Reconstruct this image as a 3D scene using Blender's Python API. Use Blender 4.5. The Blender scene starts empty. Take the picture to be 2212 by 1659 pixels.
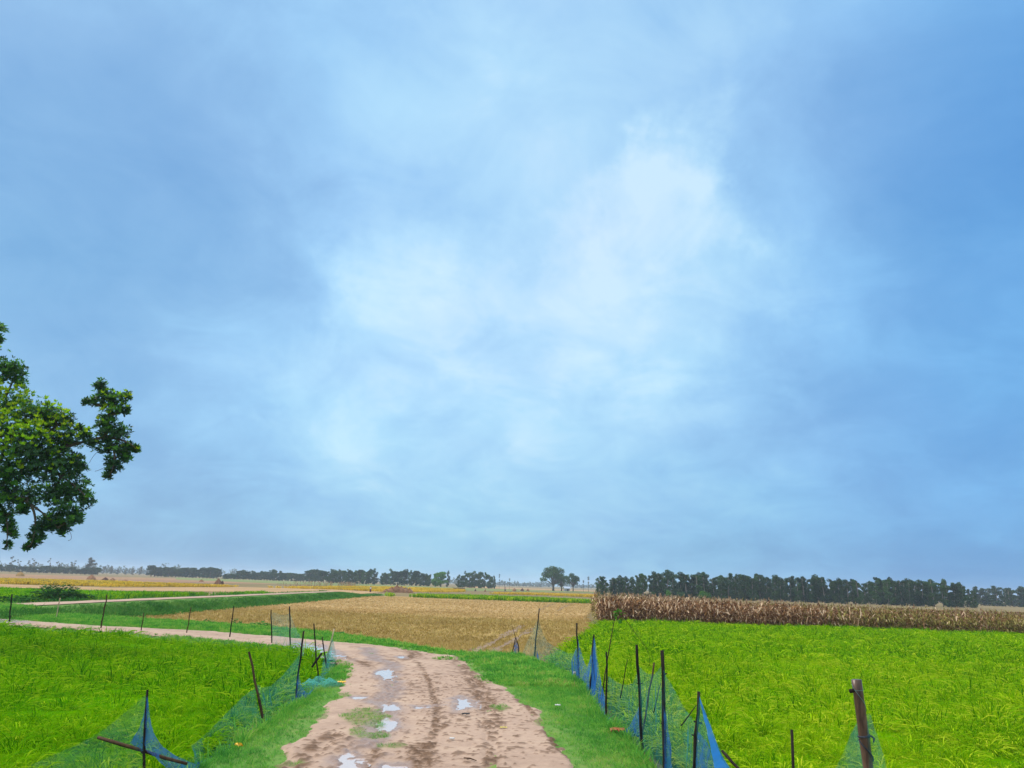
import bpy, math, random
import numpy as np
from mathutils import Vector, Matrix
R = math.radians
rng = np.random.default_rng(11)
random.seed(5)
scene = bpy.context.scene
col = scene.collection

# ------------------------------------------------------------------ camera
# photograph measured on a 2212 x 1659 grid; ray through a grid point -> place in the world
CW, CH, F = 2212.0, 1659.0, 1671.0
CAM = np.array([0.0, 0.0, 3.2])
PITCH, ROLL = math.atan(432.5 / F), 0.0325
_f = np.array([0, math.cos(PITCH), math.sin(PITCH)])
_r0 = np.array([1.0, 0, 0]); _u0 = np.array([0, -math.sin(PITCH), math.cos(PITCH)])
_r = math.cos(ROLL) * _r0 + math.sin(ROLL) * _u0
_u = -math.sin(ROLL) * _r0 + math.cos(ROLL) * _u0

def ray(px, py):
    return _f + (px - CW / 2) / F * _r + (CH / 2 - py) / F * _u
def P(px, py, z=0.0):
    d = ray(px, py); t = (z - CAM[2]) / d[2]
    return CAM + t * d
def PD(px, py, y):
    d = ray(px, py); return CAM + d * (y / d[1])
def project(p):
    v = p - CAM; zc = v @ _f
    zc = np.where(zc < .05, .05, zc)
    return CW / 2 + F * (v @ _r) / zc, CH / 2 - F * (v @ _u) / zc
def hor(px): return 1262 + (px - 1106) * .0325
def mpp(y): return y / F            # metres per grid pixel at a distance

cd = bpy.data.cameras.new('camera'); cam = bpy.data.objects.new('camera', cd); col.objects.link(cam)
cd.sensor_width = 36; cd.sensor_fit = 'HORIZONTAL'; cd.lens = 36 * F / CW
cd.clip_start = .1; cd.clip_end = 12000
cam.matrix_world = Matrix(((_r[0], _u[0], -_f[0], CAM[0]), (_r[1], _u[1], -_f[1], CAM[1]),
                           (_r[2], _u[2], -_f[2], CAM[2]), (0, 0, 0, 1)))
scene.camera = cam
scene.render.resolution_x = 1024; scene.render.resolution_y = 768
scene.view_settings.view_transform = 'Standard'; scene.view_settings.look = 'None'
scene.view_settings.gamma = 1; scene.view_settings.exposure = EXPO = 1.0
scene.render.engine = 'CYCLES'
scene.cycles.max_bounces = 6; scene.cycles.transparent_max_bounces = 16
scene.cycles.volume_bounces = 1

# ------------------------------------------------------------------ numpy noise
def _hash(ix, iy, s):
    h = np.sin(ix * 127.1 + iy * 311.7 + s * 74.7) * 43758.5453
    return h - np.floor(h)
def vnoise(x, y, s=0):
    ix, iy = np.floor(x), np.floor(y); fx, fy = x - ix, y - iy
    fx = fx * fx * (3 - 2 * fx); fy = fy * fy * (3 - 2 * fy)
    a, b = _hash(ix, iy, s), _hash(ix + 1, iy, s); c, d = _hash(ix, iy + 1, s), _hash(ix + 1, iy + 1, s)
    return a + (b - a) * fx + (c - a) * fy + (a - b - c + d) * fx * fy
def fbm(x, y, s=0, o=4):
    t = np.zeros_like(np.asarray(x, float)); a = .5; n = 0
    for i in range(o):
        t += a * vnoise(x * 2 ** i, y * 2 ** i, s + i * 3); n += a; a *= .5
    return t / n
def sstep(a, b, x):
    t = np.clip((x - a) / (b - a), 0, 1); return t * t * (3 - 2 * t)
def inpoly(x, y, poly):
    ins = np.zeros(np.shape(x), bool); n = len(poly)
    for i in range(n):
        x0, y0 = poly[i]; x1, y1 = poly[(i + 1) % n]
        if y0 == y1: continue
        c = ((y0 > y) != (y1 > y)) & (x < (x1 - x0) * (y - y0) / (y1 - y0) + x0)
        ins ^= c
    return ins
def dline(x, y, pts):
    d = np.full(np.shape(x), 1e9)
    for (x0, y0), (x1, y1) in zip(pts[:-1], pts[1:]):
        ex, ey = x1 - x0, y1 - y0; L = ex * ex + ey * ey + 1e-9
        t = np.clip(((x - x0) * ex + (y - y0) * ey) / L, 0, 1)
        d = np.minimum(d, np.hypot(x - x0 - t * ex, y - y0 - t * ey))
    return d
def sdist(x, y, poly):          # negative inside
    d = dline(x, y, poly + [poly[0]])
    return np.where(inpoly(x, y, poly), -d, d)
def G(pts, z): return [tuple(P(a, b, z)[:2]) for a, b in pts]

# ------------------------------------------------------------------ nodes / materials
def N(nt, t, **kw):
    n = nt.nodes.new(t)
    for k, v in kw.items():
        if k.startswith('i_'):
            key = k[2:]; key = int(key) if key.isdigit() else key.replace('_', ' ')
            n.inputs[key].default_value = v
        else: setattr(n, k, v)
    return n
def ramp(nt, stops):
    n = nt.nodes.new('ShaderNodeValToRGB'); e = n.color_ramp.elements
    while len(e) < len(stops): e.new(.5)
    for el, (p, c) in zip(e, stops): el.position = p; el.color = (*c, 1)
    return n
def mat(name):
    m = bpy.data.materials.new(name); m.use_nodes = True; nt = m.node_tree; nt.nodes.clear()
    out = nt.nodes.new('ShaderNodeOutputMaterial'); return m, nt, out
def noise(nt, scale, detail=4, rough=.55, vec=None, dim='3D', dist=0):
    n = N(nt, 'ShaderNodeTexNoise', noise_dimensions=dim); n.inputs['Scale'].default_value = scale
    n.inputs['Detail'].default_value = detail; n.inputs['Roughness'].default_value = rough
    n.inputs['Distortion'].default_value = dist
    if vec is not None: nt.links.new(vec, n.inputs['Vector'])
    return n
def position(nt): return N(nt, 'ShaderNodeNewGeometry').outputs['Position']
def mixc(nt, a, b, fac, blend='MIX'):
    n = N(nt, 'ShaderNodeMix', data_type='RGBA', blend_type=blend)
    for sock, v in ((n.inputs[6], a), (n.inputs[7], b)):
        if isinstance(v, tuple): sock.default_value = (*v, 1)
        else: nt.links.new(v, sock)
    if isinstance(fac, (int, float)): n.inputs[0].default_value = fac
    else: nt.links.new(fac, n.inputs[0])
    return n.outputs[2]

def ground_mat(name, stops, scale=.6, fine=25, rough=.95, bump=.3, fstr=.35, bscale=None):
    m, nt, out = mat(name); p = position(nt)
    n1 = noise(nt, scale, 5, .6, p); n2 = noise(nt, fine, 4, .65, p)
    r = ramp(nt, stops); 
    mx = N(nt, 'ShaderNodeMix', data_type='FLOAT'); mx.inputs[0].default_value = fstr
    nt.links.new(n1.outputs['Fac'], mx.inputs[2]); nt.links.new(n2.outputs['Fac'], mx.inputs[3])
    nt.links.new(mx.outputs[0], r.inputs[0])
    b = N(nt, 'ShaderNodeBsdfPrincipled'); b.inputs['Roughness'].default_value = rough
    b.inputs['Specular IOR Level'].default_value = .1
    nt.links.new(r.outputs[0], b.inputs['Base Color'])
    if bump:
        bp = N(nt, 'ShaderNodeBump'); bp.inputs['Strength'].default_value = bump; bp.inputs['Distance'].default_value = .05
        nt.links.new(n2.outputs['Fac'], bp.inputs['Height']); nt.links.new(bp.outputs[0], b.inputs['Normal'])
    nt.links.new(b.outputs[0], out.inputs[0]); return m

def leaf_mat(name, stops, trans=.35, patch=.25, rand=.5, fine=0, gloss=.0, island=False):
    """foliage: colour varies from plant to plant and in broad patches; light passes through the leaves"""
    m, nt, out = mat(name); p = position(nt)
    n1 = noise(nt, patch, 3, .6, p)
    oi = N(nt, 'ShaderNodeObjectInfo'); gi = N(nt, 'ShaderNodeNewGeometry')
    a = N(nt, 'ShaderNodeMix', data_type='FLOAT'); a.inputs[0].default_value = rand
    nt.links.new(n1.outputs['Fac'], a.inputs[2])
    b = N(nt, 'ShaderNodeMath', operation='ADD'); b2 = N(nt, 'ShaderNodeMath', operation='MULTIPLY', i_1=.5)
    nt.links.new(oi.outputs['Random'], b.inputs[0]); nt.links.new(gi.outputs['Random Per Island'], b.inputs[1])
    nt.links.new(b.outputs[0], b2.inputs[0]); nt.links.new(gi.outputs['Random Per Island'] if island else b2.outputs[0], a.inputs[3])
    r = ramp(nt, stops); nt.links.new(a.outputs[0], r.inputs[0])
    d = N(nt, 'ShaderNodeBsdfPrincipled'); d.inputs['Roughness'].default_value = .55
    d.inputs['Specular IOR Level'].default_value = gloss
    nt.links.new(r.outputs[0], d.inputs['Base Color'])
    t = N(nt, 'ShaderNodeBsdfTranslucent'); nt.links.new(r.outputs[0], t.inputs[0])
    mx = N(nt, 'ShaderNodeMixShader'); mx.inputs[0].default_value = trans
    nt.links.new(d.outputs[0], mx.inputs[1]); nt.links.new(t.outputs[0], mx.inputs[2])
    nt.links.new(mx.outputs[0], out.inputs[0]); return m

def wood_mat(name, c1, c2, rough=.7, scale=9, spec=.3):
    m, nt, out = mat(name); tc = N(nt, 'ShaderNodeTexCoord')
    mp = N(nt, 'ShaderNodeMapping'); mp.inputs['Scale'].default_value = (1, 1, .18)
    nt.links.new(position(nt), mp.inputs[0])
    n = noise(nt, scale, 5, .65, mp.outputs[0]); r = ramp(nt, [(.3, c1), (.7, c2)])
    nt.links.new(n.outputs['Fac'], r.inputs[0])
    b = N(nt, 'ShaderNodeBsdfPrincipled'); b.inputs['Roughness'].default_value = rough
    b.inputs['Specular IOR Level'].default_value = spec
    nt.links.new(r.outputs[0], b.inputs['Base Color'])
    bp = N(nt, 'ShaderNodeBump'); bp.inputs['Strength'].default_value = .4; bp.inputs['Distance'].default_value = .01
    nt.links.new(n.outputs['Fac'], bp.inputs['Height']); nt.links.new(bp.outputs[0], b.inputs['Normal'])
    nt.links.new(b.outputs[0], out.inputs[0]); return m

def plain(name, c, rough=.6, spec=.3, var=.25, scale=20):
    m, nt, out = mat(name)
    n = noise(nt, scale, 3, .6, position(nt)); r = ramp(nt, [(.3, tuple(v * (1 - var) for v in c)), (.7, tuple(min(1, v * (1 + var)) for v in c))])
    nt.links.new(n.outputs['Fac'], r.inputs[0])
    b = N(nt, 'ShaderNodeBsdfPrincipled'); b.inputs['Roughness'].default_value = rough; b.inputs['Specular IOR Level'].default_value = spec
    nt.links.new(r.outputs[0], b.inputs['Base Color']); nt.links.new(b.outputs[0], out.inputs[0]); return m

def net_mat(name, c, dens, vary=.3):
    m, nt, out = mat(name); n = noise(nt, 5, 3, .6, position(nt))
    mr = N(nt, 'ShaderNodeMapRange'); mr.inputs[1].default_value = .3; mr.inputs[2].default_value = .7
    mr.inputs[3].default_value = max(0, dens - vary); mr.inputs[4].default_value = min(1, dens + vary)
    nt.links.new(n.outputs['Fac'], mr.inputs[0])
    d = N(nt, 'ShaderNodeBsdfDiffuse'); d.inputs[0].default_value = (*c, 1)
    t = N(nt, 'ShaderNodeBsdfTranslucent'); t.inputs[0].default_value = (*c, 1)
    mx = N(nt, 'ShaderNodeMixShader'); mx.inputs[0].default_value = .5
    nt.links.new(d.outputs[0], mx.inputs[1]); nt.links.new(t.outputs[0], mx.inputs[2])
    tr = N(nt, 'ShaderNodeBsdfTransparent'); m2 = N(nt, 'ShaderNodeMixShader')
    nt.links.new(mr.outputs[0], m2.inputs[0]); nt.links.new(tr.outputs[0], m2.inputs[1]); nt.links.new(mx.outputs[0], m2.inputs[2])
    nt.links.new(m2.outputs[0], out.inputs[0]); return m

M = {}
M['soil'] = ground_mat('field_soil', [(.3, (.10, .085, .035)), (.5, (.17, .13, .06)), (.7, (.22, .17, .09))], .05, 2.0)
M['verge'] = ground_mat('verge_turf', [(.3, (.06, .15, .03)), (.5, (.10, .21, .04)), (.72, (.20, .20, .07))], .8, 14)
M['grass'] = leaf_mat('grass_blades', [(.30, (.035, .175, .035)), (.5, (.115, .37, .045)), (.62, (.23, .43, .06)), (.74, (.40, .40, .12))], .35, 1.1, .35)
M['bank'] = leaf_mat('bank_grass', [(.25, (.022, .10, .02)), (.5, (.06, .20, .035)), (.8, (.15, .27, .05))], .3, .30, .35)
M['rice'] = leaf_mat('rice_leaf', [(.34, (.032, .145, .001)), (.5, (.125, .33, .002)), (.66, (.31, .46, .004))], .40, .22, .55)
M['rice_dark'] = leaf_mat('rice_leaf_deep', [(.34, (.018, .115, .001)), (.5, (.085, .30, .001)), (.66, (.23, .43, .002))], .40, .22, .55)
M['ear_green'] = leaf_mat('rice_ear_green', [(.3, (.15, .41, .003)), (.5, (.26, .51, .005)), (.7, (.47, .60, .02))], .3, .3, .7)
M['ear'] = leaf_mat('rice_ear', [(.3, (.24, .48, .005)), (.5, (.39, .59, .009)), (.7, (.62, .66, .04))], .3, .3, .7)
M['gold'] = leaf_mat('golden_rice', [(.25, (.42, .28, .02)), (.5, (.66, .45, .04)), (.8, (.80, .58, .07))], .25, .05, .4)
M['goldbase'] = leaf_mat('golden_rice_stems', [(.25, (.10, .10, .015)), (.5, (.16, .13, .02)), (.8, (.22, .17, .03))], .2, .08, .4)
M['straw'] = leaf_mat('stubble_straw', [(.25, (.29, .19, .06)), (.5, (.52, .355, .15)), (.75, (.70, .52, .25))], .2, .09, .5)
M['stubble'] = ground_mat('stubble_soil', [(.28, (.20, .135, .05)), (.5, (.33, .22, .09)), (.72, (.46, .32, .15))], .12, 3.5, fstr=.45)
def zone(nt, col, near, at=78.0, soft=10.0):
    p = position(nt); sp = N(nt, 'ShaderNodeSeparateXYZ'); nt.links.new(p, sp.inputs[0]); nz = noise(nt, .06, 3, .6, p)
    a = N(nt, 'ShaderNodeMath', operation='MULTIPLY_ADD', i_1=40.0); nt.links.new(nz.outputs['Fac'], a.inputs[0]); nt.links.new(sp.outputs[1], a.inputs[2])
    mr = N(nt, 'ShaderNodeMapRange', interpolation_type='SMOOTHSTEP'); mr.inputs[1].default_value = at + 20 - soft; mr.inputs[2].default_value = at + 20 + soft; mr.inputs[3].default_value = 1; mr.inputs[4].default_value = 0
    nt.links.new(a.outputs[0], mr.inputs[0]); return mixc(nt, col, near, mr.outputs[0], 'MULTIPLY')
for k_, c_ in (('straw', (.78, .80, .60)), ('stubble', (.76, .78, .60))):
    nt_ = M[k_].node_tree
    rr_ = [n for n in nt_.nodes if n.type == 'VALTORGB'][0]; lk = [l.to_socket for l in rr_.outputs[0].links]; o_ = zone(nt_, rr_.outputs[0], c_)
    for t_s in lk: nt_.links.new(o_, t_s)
M['tanfield'] = ground_mat('cut_field', [(.3, (.24, .155, .07)), (.5, (.33, .215, .11)), (.7, (.38, .26, .13))], .04, 1.2)
M['olive'] = ground_mat('regrown_stubble', [(.3, (.17, .17, .05)), (.5, (.25, .23, .075)), (.7, (.33, .27, .11))], .06, 1.2)
M['scrub'] = ground_mat('dry_scrub', [(.3, (.14, .085, .06)), (.5, (.25, .15, .085)), (.7, (.34, .22, .105))], .03, .6)
M['meadow'] = ground_mat('dull_meadow', [(.3, (.09, .13, .04)), (.5, (.15, .18, .06)), (.7, (.24, .22, .09))], .03, .6)
M['cornleaf'] = leaf_mat('dry_maize', [(.15, (.07, .03, .018)), (.42, (.20, .095, .045)), (.62, (.30, .165, .075)), (.76, (.50, .33, .19)), (.90, (.72, .55, .38))], .15, .12, .85, island=True)
M['corngreen'] = leaf_mat('fading_maize', [(.2, (.08, .07, .015)), (.5, (.20, .19, .035)), (.85, (.45, .38, .14))], .25, .12, .8, island=True)
M['stake'] = wood_mat('weathered_stake', (.007, .006, .006), (.035, .026, .021), .85, 9, .08)
M['stake_brown'] = wood_mat('brown_stake', (.025, .014, .008), (.10, .058, .032), .85, 9, .08)
M['stake_pale'] = wood_mat('pale_bamboo', (.34, .24, .13), (.55, .42, .27))
M['bamboo'] = wood_mat('wet_bamboo', (.012, .007, .005), (.14, .080, .055), .32, 30, .30)
M['net_teal'] = net_mat('teal_net', (.045, .27, .28), .28, .16)
M['net_loose'] = net_mat('loose_teal_net', (.05, .28, .27), .30, .22)
M['net_sheer'] = net_mat('sheer_net', (.25, .50, .45), .20, .12)
M['net_blue'] = net_mat('blue_net', (.05, .18, .48), .52, .30)
M['net_dense'] = net_mat('folded_blue_net', (.03, .20, .60), .85, .15)
M['net_mint'] = net_mat('mint_net', (.10, .40, .35), .42, .22)
M['net_faint'] = net_mat('faint_teal_net', (.04, .25, .26), .17, .10)
M['bark'] = wood_mat('bark', (.05, .04, .03), (.14, .11, .085), .9, 3, .1)
M['bark_pale'] = wood_mat('pale_bark', (.13, .115, .10), (.27, .24, .21), .9, 2, .1)
M['foliage'] = leaf_mat('treeline_foliage', [(.25, (.011, .027, .015)), (.5, (.026, .058, .025)), (.75, (.060, .112, .038))], .2, .06, .45)
M['foliage_mid'] = leaf_mat('mid_foliage', [(.2, (.024, .060, .022)), (.5, (.042, .098, .03)), (.8, (.075, .145, .04))], .25, .08, .45)
M['foliage_bright'] = leaf_mat('bright_foliage', [(.2, (.045, .14, .02)), (.5, (.075, .21, .025)), (.8, (.13, .28, .035))], .3, .08, .45)
M['foliage_sparse'] = leaf_mat('thin_foliage', [(.2, (.05, .055, .045)), (.5, (.085, .085, .065)), (.8, (.12, .125, .085))], .25, .08, .45)
M['bush'] = leaf_mat('bush_foliage', [(.2, (.015, .055, .018)), (.5, (.03, .10, .025)), (.8, (.06, .16, .035))], .25, .6, .5)
M['weed'] = leaf_mat('weed_leaf', [(.2, (.03, .12, .03)), (.5, (.06, .20, .04)), (.8, (.12, .28, .06))], .3, 1.5, .6)
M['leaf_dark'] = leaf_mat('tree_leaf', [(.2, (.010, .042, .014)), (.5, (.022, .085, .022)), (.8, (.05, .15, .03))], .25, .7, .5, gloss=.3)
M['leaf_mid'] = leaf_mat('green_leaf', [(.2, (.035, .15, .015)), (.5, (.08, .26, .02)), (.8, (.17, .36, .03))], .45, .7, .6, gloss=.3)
M['leaf_new'] = leaf_mat('new_leaf', [(.25, (.13, .36, .012)), (.5, (.29, .52, .015)), (.72, (.56, .54, .03))], .5, .8, .45)
M['heap'] = leaf_mat('straw_heap', [(.2, (.20, .10, .055)), (.5, (.36, .20, .12)), (.8, (.50, .31, .19))], .1, .5, .6)
M['heap_gold'] = leaf_mat('straw_heap_gold', [(.2, (.32, .20, .07)), (.5, (.46, .30, .12)), (.8, (.56, .40, .19))], .1, .5, .6)
M['heap_dark'] = leaf_mat('stalk_heap', [(.2, (.07, .035, .03)), (.5, (.14, .075, .06)), (.8, (.20, .12, .09))], .1, .5, .6)
M['farwood'] = leaf_mat('far_wood', [(.2, (.03, .05, .03)), (.5, (.045, .07, .04)), (.8, (.06, .09, .05))], .2, .01, .5)

# road: pinkish clay, wet dark mud where the wheels have thrown it up, damp patches
def road_mat(name, attr=True):
    m, nt, out = mat(name); p = position(nt)
    n1 = noise(nt, .7, 6, .65, p, dist=.6); n2 = noise(nt, 9, 5, .65, p); n3 = noise(nt, 60, 3, .6, p)
    r = ramp(nt, [(.34, (.25, .17, .125)), (.5, (.345, .24, .178)), (.72, (.44, .325, .24))])
    mx = N(nt, 'ShaderNodeMix', data_type='FLOAT'); mx.inputs[0].default_value = .4
    nt.links.new(n1.outputs['Fac'], mx.inputs[2]); nt.links.new(n2.outputs['Fac'], mx.inputs[3]); nt.links.new(mx.outputs[0], r.inputs[0])
    c = r.outputs[0]; b = N(nt, 'ShaderNodeBsdfPrincipled'); b.inputs['Roughness'].default_value = .85
    b.inputs['Specular IOR Level'].default_value = .25
    if attr:
        at = N(nt, 'ShaderNodeAttribute', attribute_name='mud')
        mud = ramp(nt, [(.3, (.075, .042, .024)), (.7, (.16, .092, .055))]); nt.links.new(n2.outputs['Fac'], mud.inputs[0])
        c = mixc(nt, c, mud.outputs[0], at.outputs['Fac'])
        ag = N(nt, 'ShaderNodeAttribute', attribute_name='damp')
        c = mixc(nt, c, (.235, .17, .15), ag.outputs['Fac'])
        mr = N(nt, 'ShaderNodeMapRange'); mr.inputs[3].default_value = .85; mr.inputs[4].default_value = .30
        nt.links.new(ag.outputs['Fac'], mr.inputs[0]); nt.links.new(mr.outputs[0], b.inputs['Roughness'])
    if attr:
        aw = N(nt, 'ShaderNodeAttribute', attribute_name='worn'); wr = ramp(nt, [(.35, (.10, .115, .035)), (.6, (.20, .185, .085))]); nt.links.new(n2.outputs['Fac'], wr.inputs[0])
        wf = N(nt, 'ShaderNodeMath', operation='MULTIPLY', i_1=.8); nt.links.new(aw.outputs['Fac'], wf.inputs[0]); c = mixc(nt, c, wr.outputs[0], wf.outputs[0])
    nt.links.new(c, b.inputs['Base Color'])
    bp = N(nt, 'ShaderNodeBump'); bp.inputs['Strength'].default_value = .5; bp.inputs['Distance'].default_value = .015
    nt.links.new(n3.outputs['Fac'], bp.inputs['Height']); nt.links.new(bp.outputs[0], b.inputs['Normal'])
    nt.links.new(b.outputs[0], out.inputs[0]); return m
M['road'] = road_mat('clay_road'); M['path'] = road_mat('clay_path', False)
def water_mat():
    m, nt, out = mat('muddy_water'); b = N(nt, 'ShaderNodeBsdfPrincipled')
    b.inputs['Base Color'].default_value = (.42, .35, .34, 1); b.inputs['Roughness'].default_value = .03
    b.inputs['IOR'].default_value = 1.45; b.inputs['Specular IOR Level'].default_value = .6
    nt.links.new(b.outputs[0], out.inputs[0]); return m
M['water'] = water_mat()

# ------------------------------------------------------------------ object helpers
def tag(o, label=None, cat=None, group=None, kind=None):
    for k, v in (('label', label), ('category', cat), ('group', group), ('kind', kind)):
        if v: o[k] = v
    return o
def mesh_obj(name, verts, faces, mats, parent=None, midx=None, smooth=False, link=True):
    me = bpy.data.meshes.new(name)
    me.from_pydata([tuple(map(float, v)) for v in verts] if not isinstance(verts, np.ndarray) else verts.tolist(), [],
                   faces if not isinstance(faces, np.ndarray) else faces.tolist())
    for m in (mats if isinstance(mats, (list, tuple)) else [mats]): me.materials.append(M[m] if isinstance(m, str) else m)
    if midx is not None: me.polygons.foreach_set('material_index', np.asarray(midx, dtype=np.int32))
    if smooth: me.polygons.foreach_set('use_smooth', np.ones(len(me.polygons), bool))
    o = bpy.data.objects.new(name, me)
    if link: col.objects.link(o)
    if parent: o.parent = parent
    return o
def empty(name, loc, rz=0):
    o = bpy.data.objects.new(name, None); col.objects.link(o); o.empty_display_size = .2
    o.location = tuple(map(float, loc)); o.rotation_euler = (0, 0, rz); return o

class MB:
    def __init__(s): s.v = []; s.f = []; s.m = []
    def add(s, v, f, mi=0):
        o = len(s.v); s.v += [tuple(map(float, q)) for q in v]; s.f += [tuple(i + o for i in q) for q in f]; s.m += [mi] * len(f)
    def tube(s, pts, radii, n=7, mi=0, cap=True, wob=0):
        pts = [np.asarray(p, float) for p in pts]; vs = []; k = len(pts)
        if np.isscalar(radii): radii = [radii] * k
        for i, p in enumerate(pts):
            t = pts[min(i + 1, k - 1)] - pts[max(i - 1, 0)]; t /= np.linalg.norm(t) + 1e-9
            a = np.cross(t, [0, 1, 0] if abs(t[1]) < .9 else [1, 0, 0]); a /= np.linalg.norm(a); b = np.cross(t, a)
            for j in range(n):
                th = 2 * math.pi * j / n; rr = radii[i] * (1 + wob * (random.random() - .5))
                vs.append(p + rr * (math.cos(th) * a + math.sin(th) * b))
        fs = [(i * n + j, i * n + (j + 1) % n, (i + 1) * n + (j + 1) % n, (i + 1) * n + j) for i in range(k - 1) for j in range(n)]
        if cap: fs.append(tuple(range(n))[::-1]); fs.append(tuple((k - 1) * n + j for j in range(n)))
        s.add(vs, fs, mi)
    def ribbon(s, pts, w, side, mi=0):
        """leaf blade: a folded strip along pts with half widths w"""
        k = len(pts); vs = []
        for i in range(k):
            p = np.asarray(pts[i], float); ww = w[i]
            vs += [p - side * ww, p + side * ww]
        s.add(vs, [(2 * i, 2 * i + 1, 2 * i + 3, 2 * i + 2) for i in range(k - 1)], mi)
    def build(s, name, mats, parent=None, smooth=False):
        return mesh_obj(name, np.array(s.v), s.f, mats, parent, s.m, smooth)
    def local(s, origin):
        o = np.asarray(origin, float); s.v = [tuple(np.asarray(q) - o) for q in s.v]; return s

def scatter(name, protos, pts, scl, rot, var, mats, static=None, label=None, cat=None):
    """One object: small plants spread over a field by geometry nodes. protos: list of MB, static: MB with ready geometry"""
    V = []; Fc = []; MI = []; part = []
    for i, b in enumerate(protos):
        o = len(V); V += b.v; Fc += [tuple(q + o for q in f) for f in b.f]; MI += b.m; part += [i + 1] * len(b.v)
    if static:
        o = len(V); V += static.v; Fc += [tuple(q + o for q in f) for f in static.f]; MI += static.m; part += [100] * len(static.v)
    n0 = len(V); n = len(pts)
    me = bpy.data.meshes.new(name)
    me.from_pydata(V + np.asarray(pts).tolist(), [], Fc)
    for m in mats: me.materials.append(M[m])
    me.polygons.foreach_set('material_index', np.array(MI, dtype=np.int32))
    def attr(nm, typ, dflt, vals, key='value'):
        a = me.attributes.new(nm, typ, 'POINT'); full = np.concatenate([dflt, vals]); a.data.foreach_set(key, full.ravel())
    attr('part', 'INT', np.array(part, dtype=np.int32), np.zeros(n, dtype=np.int32))
    attr('scl', 'FLOAT', np.ones(n0, dtype=np.float32), np.asarray(scl, dtype=np.float32))
    attr('var', 'INT', np.zeros(n0, dtype=np.int32), np.asarray(var, dtype=np.int32) + 1)
    attr('rot', 'FLOAT_VECTOR', np.zeros((n0, 3), dtype=np.float32), np.asarray(rot, dtype=np.float32), 'vector')
    o = bpy.data.objects.new(name, me); col.objects.link(o)
    ng = bpy.data.node_groups.new(name + '_spread', 'GeometryNodeTree')
    ng.interface.new_socket('Geometry', in_out='INPUT', socket_type='NodeSocketGeometry')
    ng.interface.new_socket('Geometry', in_out='OUTPUT', socket_type='NodeSocketGeometry')
    L = ng.links.new
    gi = ng.nodes.new('NodeGroupInput'); go = ng.nodes.new('NodeGroupOutput'); jn = ng.nodes.new('GeometryNodeJoinGeometry')
    def named(a, t):
        q = ng.nodes.new('GeometryNodeInputNamedAttribute'); q.data_type = t; q.inputs[0].default_value = a; return q.outputs[0]
    def eq(a, k):
        c = ng.nodes.new('FunctionNodeCompare'); c.data_type = 'INT'; c.operation = 'EQUAL'
        L(named(a, 'INT'), c.inputs[2]); c.inputs[3].default_value = k; return c.outputs[0]
    def sep(k):
        s = ng.nodes.new('GeometryNodeSeparateGeometry'); s.domain = 'POINT'; L(gi.outputs[0], s.inputs[0]); L(eq('part', k), s.inputs[1]); return s.outputs[0]
    src = sep(0)
    for i in range(len(protos)):
        ip = ng.nodes.new('GeometryNodeInstanceOnPoints'); L(src, ip.inputs['Points']); L(eq('var', i + 1), ip.inputs['Selection'])
        L(sep(i + 1), ip.inputs['Instance']); e = ng.nodes.new('FunctionNodeEulerToRotation')
        L(named('rot', 'FLOAT_VECTOR'), e.inputs[0]); L(e.outputs[0], ip.inputs['Rotation']); L(named('scl', 'FLOAT'), ip.inputs['Scale'])
        L(ip.outputs[0], jn.inputs[0])
    if static: L(sep(100), jn.inputs[0])
    L(jn.outputs[0], go.inputs[0])
    md = o.modifiers.new('spread', 'NODES'); md.node_group = ng
    return tag(o, label, cat, kind='stuff')

def tuft(nb, hmin, hmax, w, rad, droop, seg=3, ears=0, mi=0, emi=1, lean=.25, earw=.012):
    b = MB()
    for i in range(nb + ears):
        a = random.uniform(0, 2 * math.pi); d = np.array([math.cos(a), math.sin(a), 0]); side = np.array([-math.sin(a), math.cos(a), 0])
        tw = random.uniform(-.9, .9); side = side * math.cos(tw) + np.array([0, 0, 1]) * 0 + d * math.sin(tw)
        r = rad * math.sqrt(random.random()); a2 = random.uniform(0, 2 * math.pi)
        base = np.array([r * math.cos(a2), r * math.sin(a2), 0])
        h = random.uniform(hmin, hmax); dr = random.uniform(.3, 1) * droop; ln = random.uniform(0, lean); pts = []
        is_ear = i >= nb
        if is_ear: h *= .95; dr = droop * random.uniform(.9, 1.3)
        for k in range(seg + 1):
            t = k / seg; pts.append(base + d * (ln * t + dr * t ** 3) * h + np.array([0, 0, h * (t - .35 * dr * t ** 4)]))
        if is_ear:
            ww = [.002] * (seg - 1) + [earw, earw * .5]
            b.ribbon(pts[:seg], [.003] * seg, side, mi)
            tip = pts[seg]; mid = pts[seg - 1]
            q = [mid, (mid + tip) / 2 + d * .02 * h, tip + d * .04 * h - np.array([0, 0, .10 * h])]
            b.ribbon(q, [earw * .5, earw, earw * .35], side, emi)
            b.ribbon(q, [earw * .4, earw * .8, earw * .3], np.array([0, 0, 1.0]), emi)
        else:
            ww = [w * .6] + [w] * (seg - 1) + [w * .12]
            b.ribbon(pts, ww, side, mi)
    return b

def jitter_grid(poly, step, margin_px=260, far=1e9, near=0, keep=None):
    xs = [p[0] for p in poly]; ys = [p[1] for p in poly]
    gx = np.arange(min(xs), max(xs), step); gy = np.arange(max(min(ys), 2.5), max(ys), step)
    X, Y = np.meshgrid(gx, gy); X = X.ravel(); Y = Y.ravel()
    X = X + rng.uniform(-.42, .42, X.shape) * step; Y = Y + rng.uniform(-.42, .42, Y.shape) * step
    k = inpoly(X, Y, poly) & (Y < far) & (Y >= near); X, Y = X[k], Y[k]
    px, py = project(np.stack([X, Y, np.full_like(X, .4)], 1)); k = (px > -margin_px) & (px < CW + margin_px) & (py < 2150)
    return X[k], Y[k]

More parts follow.
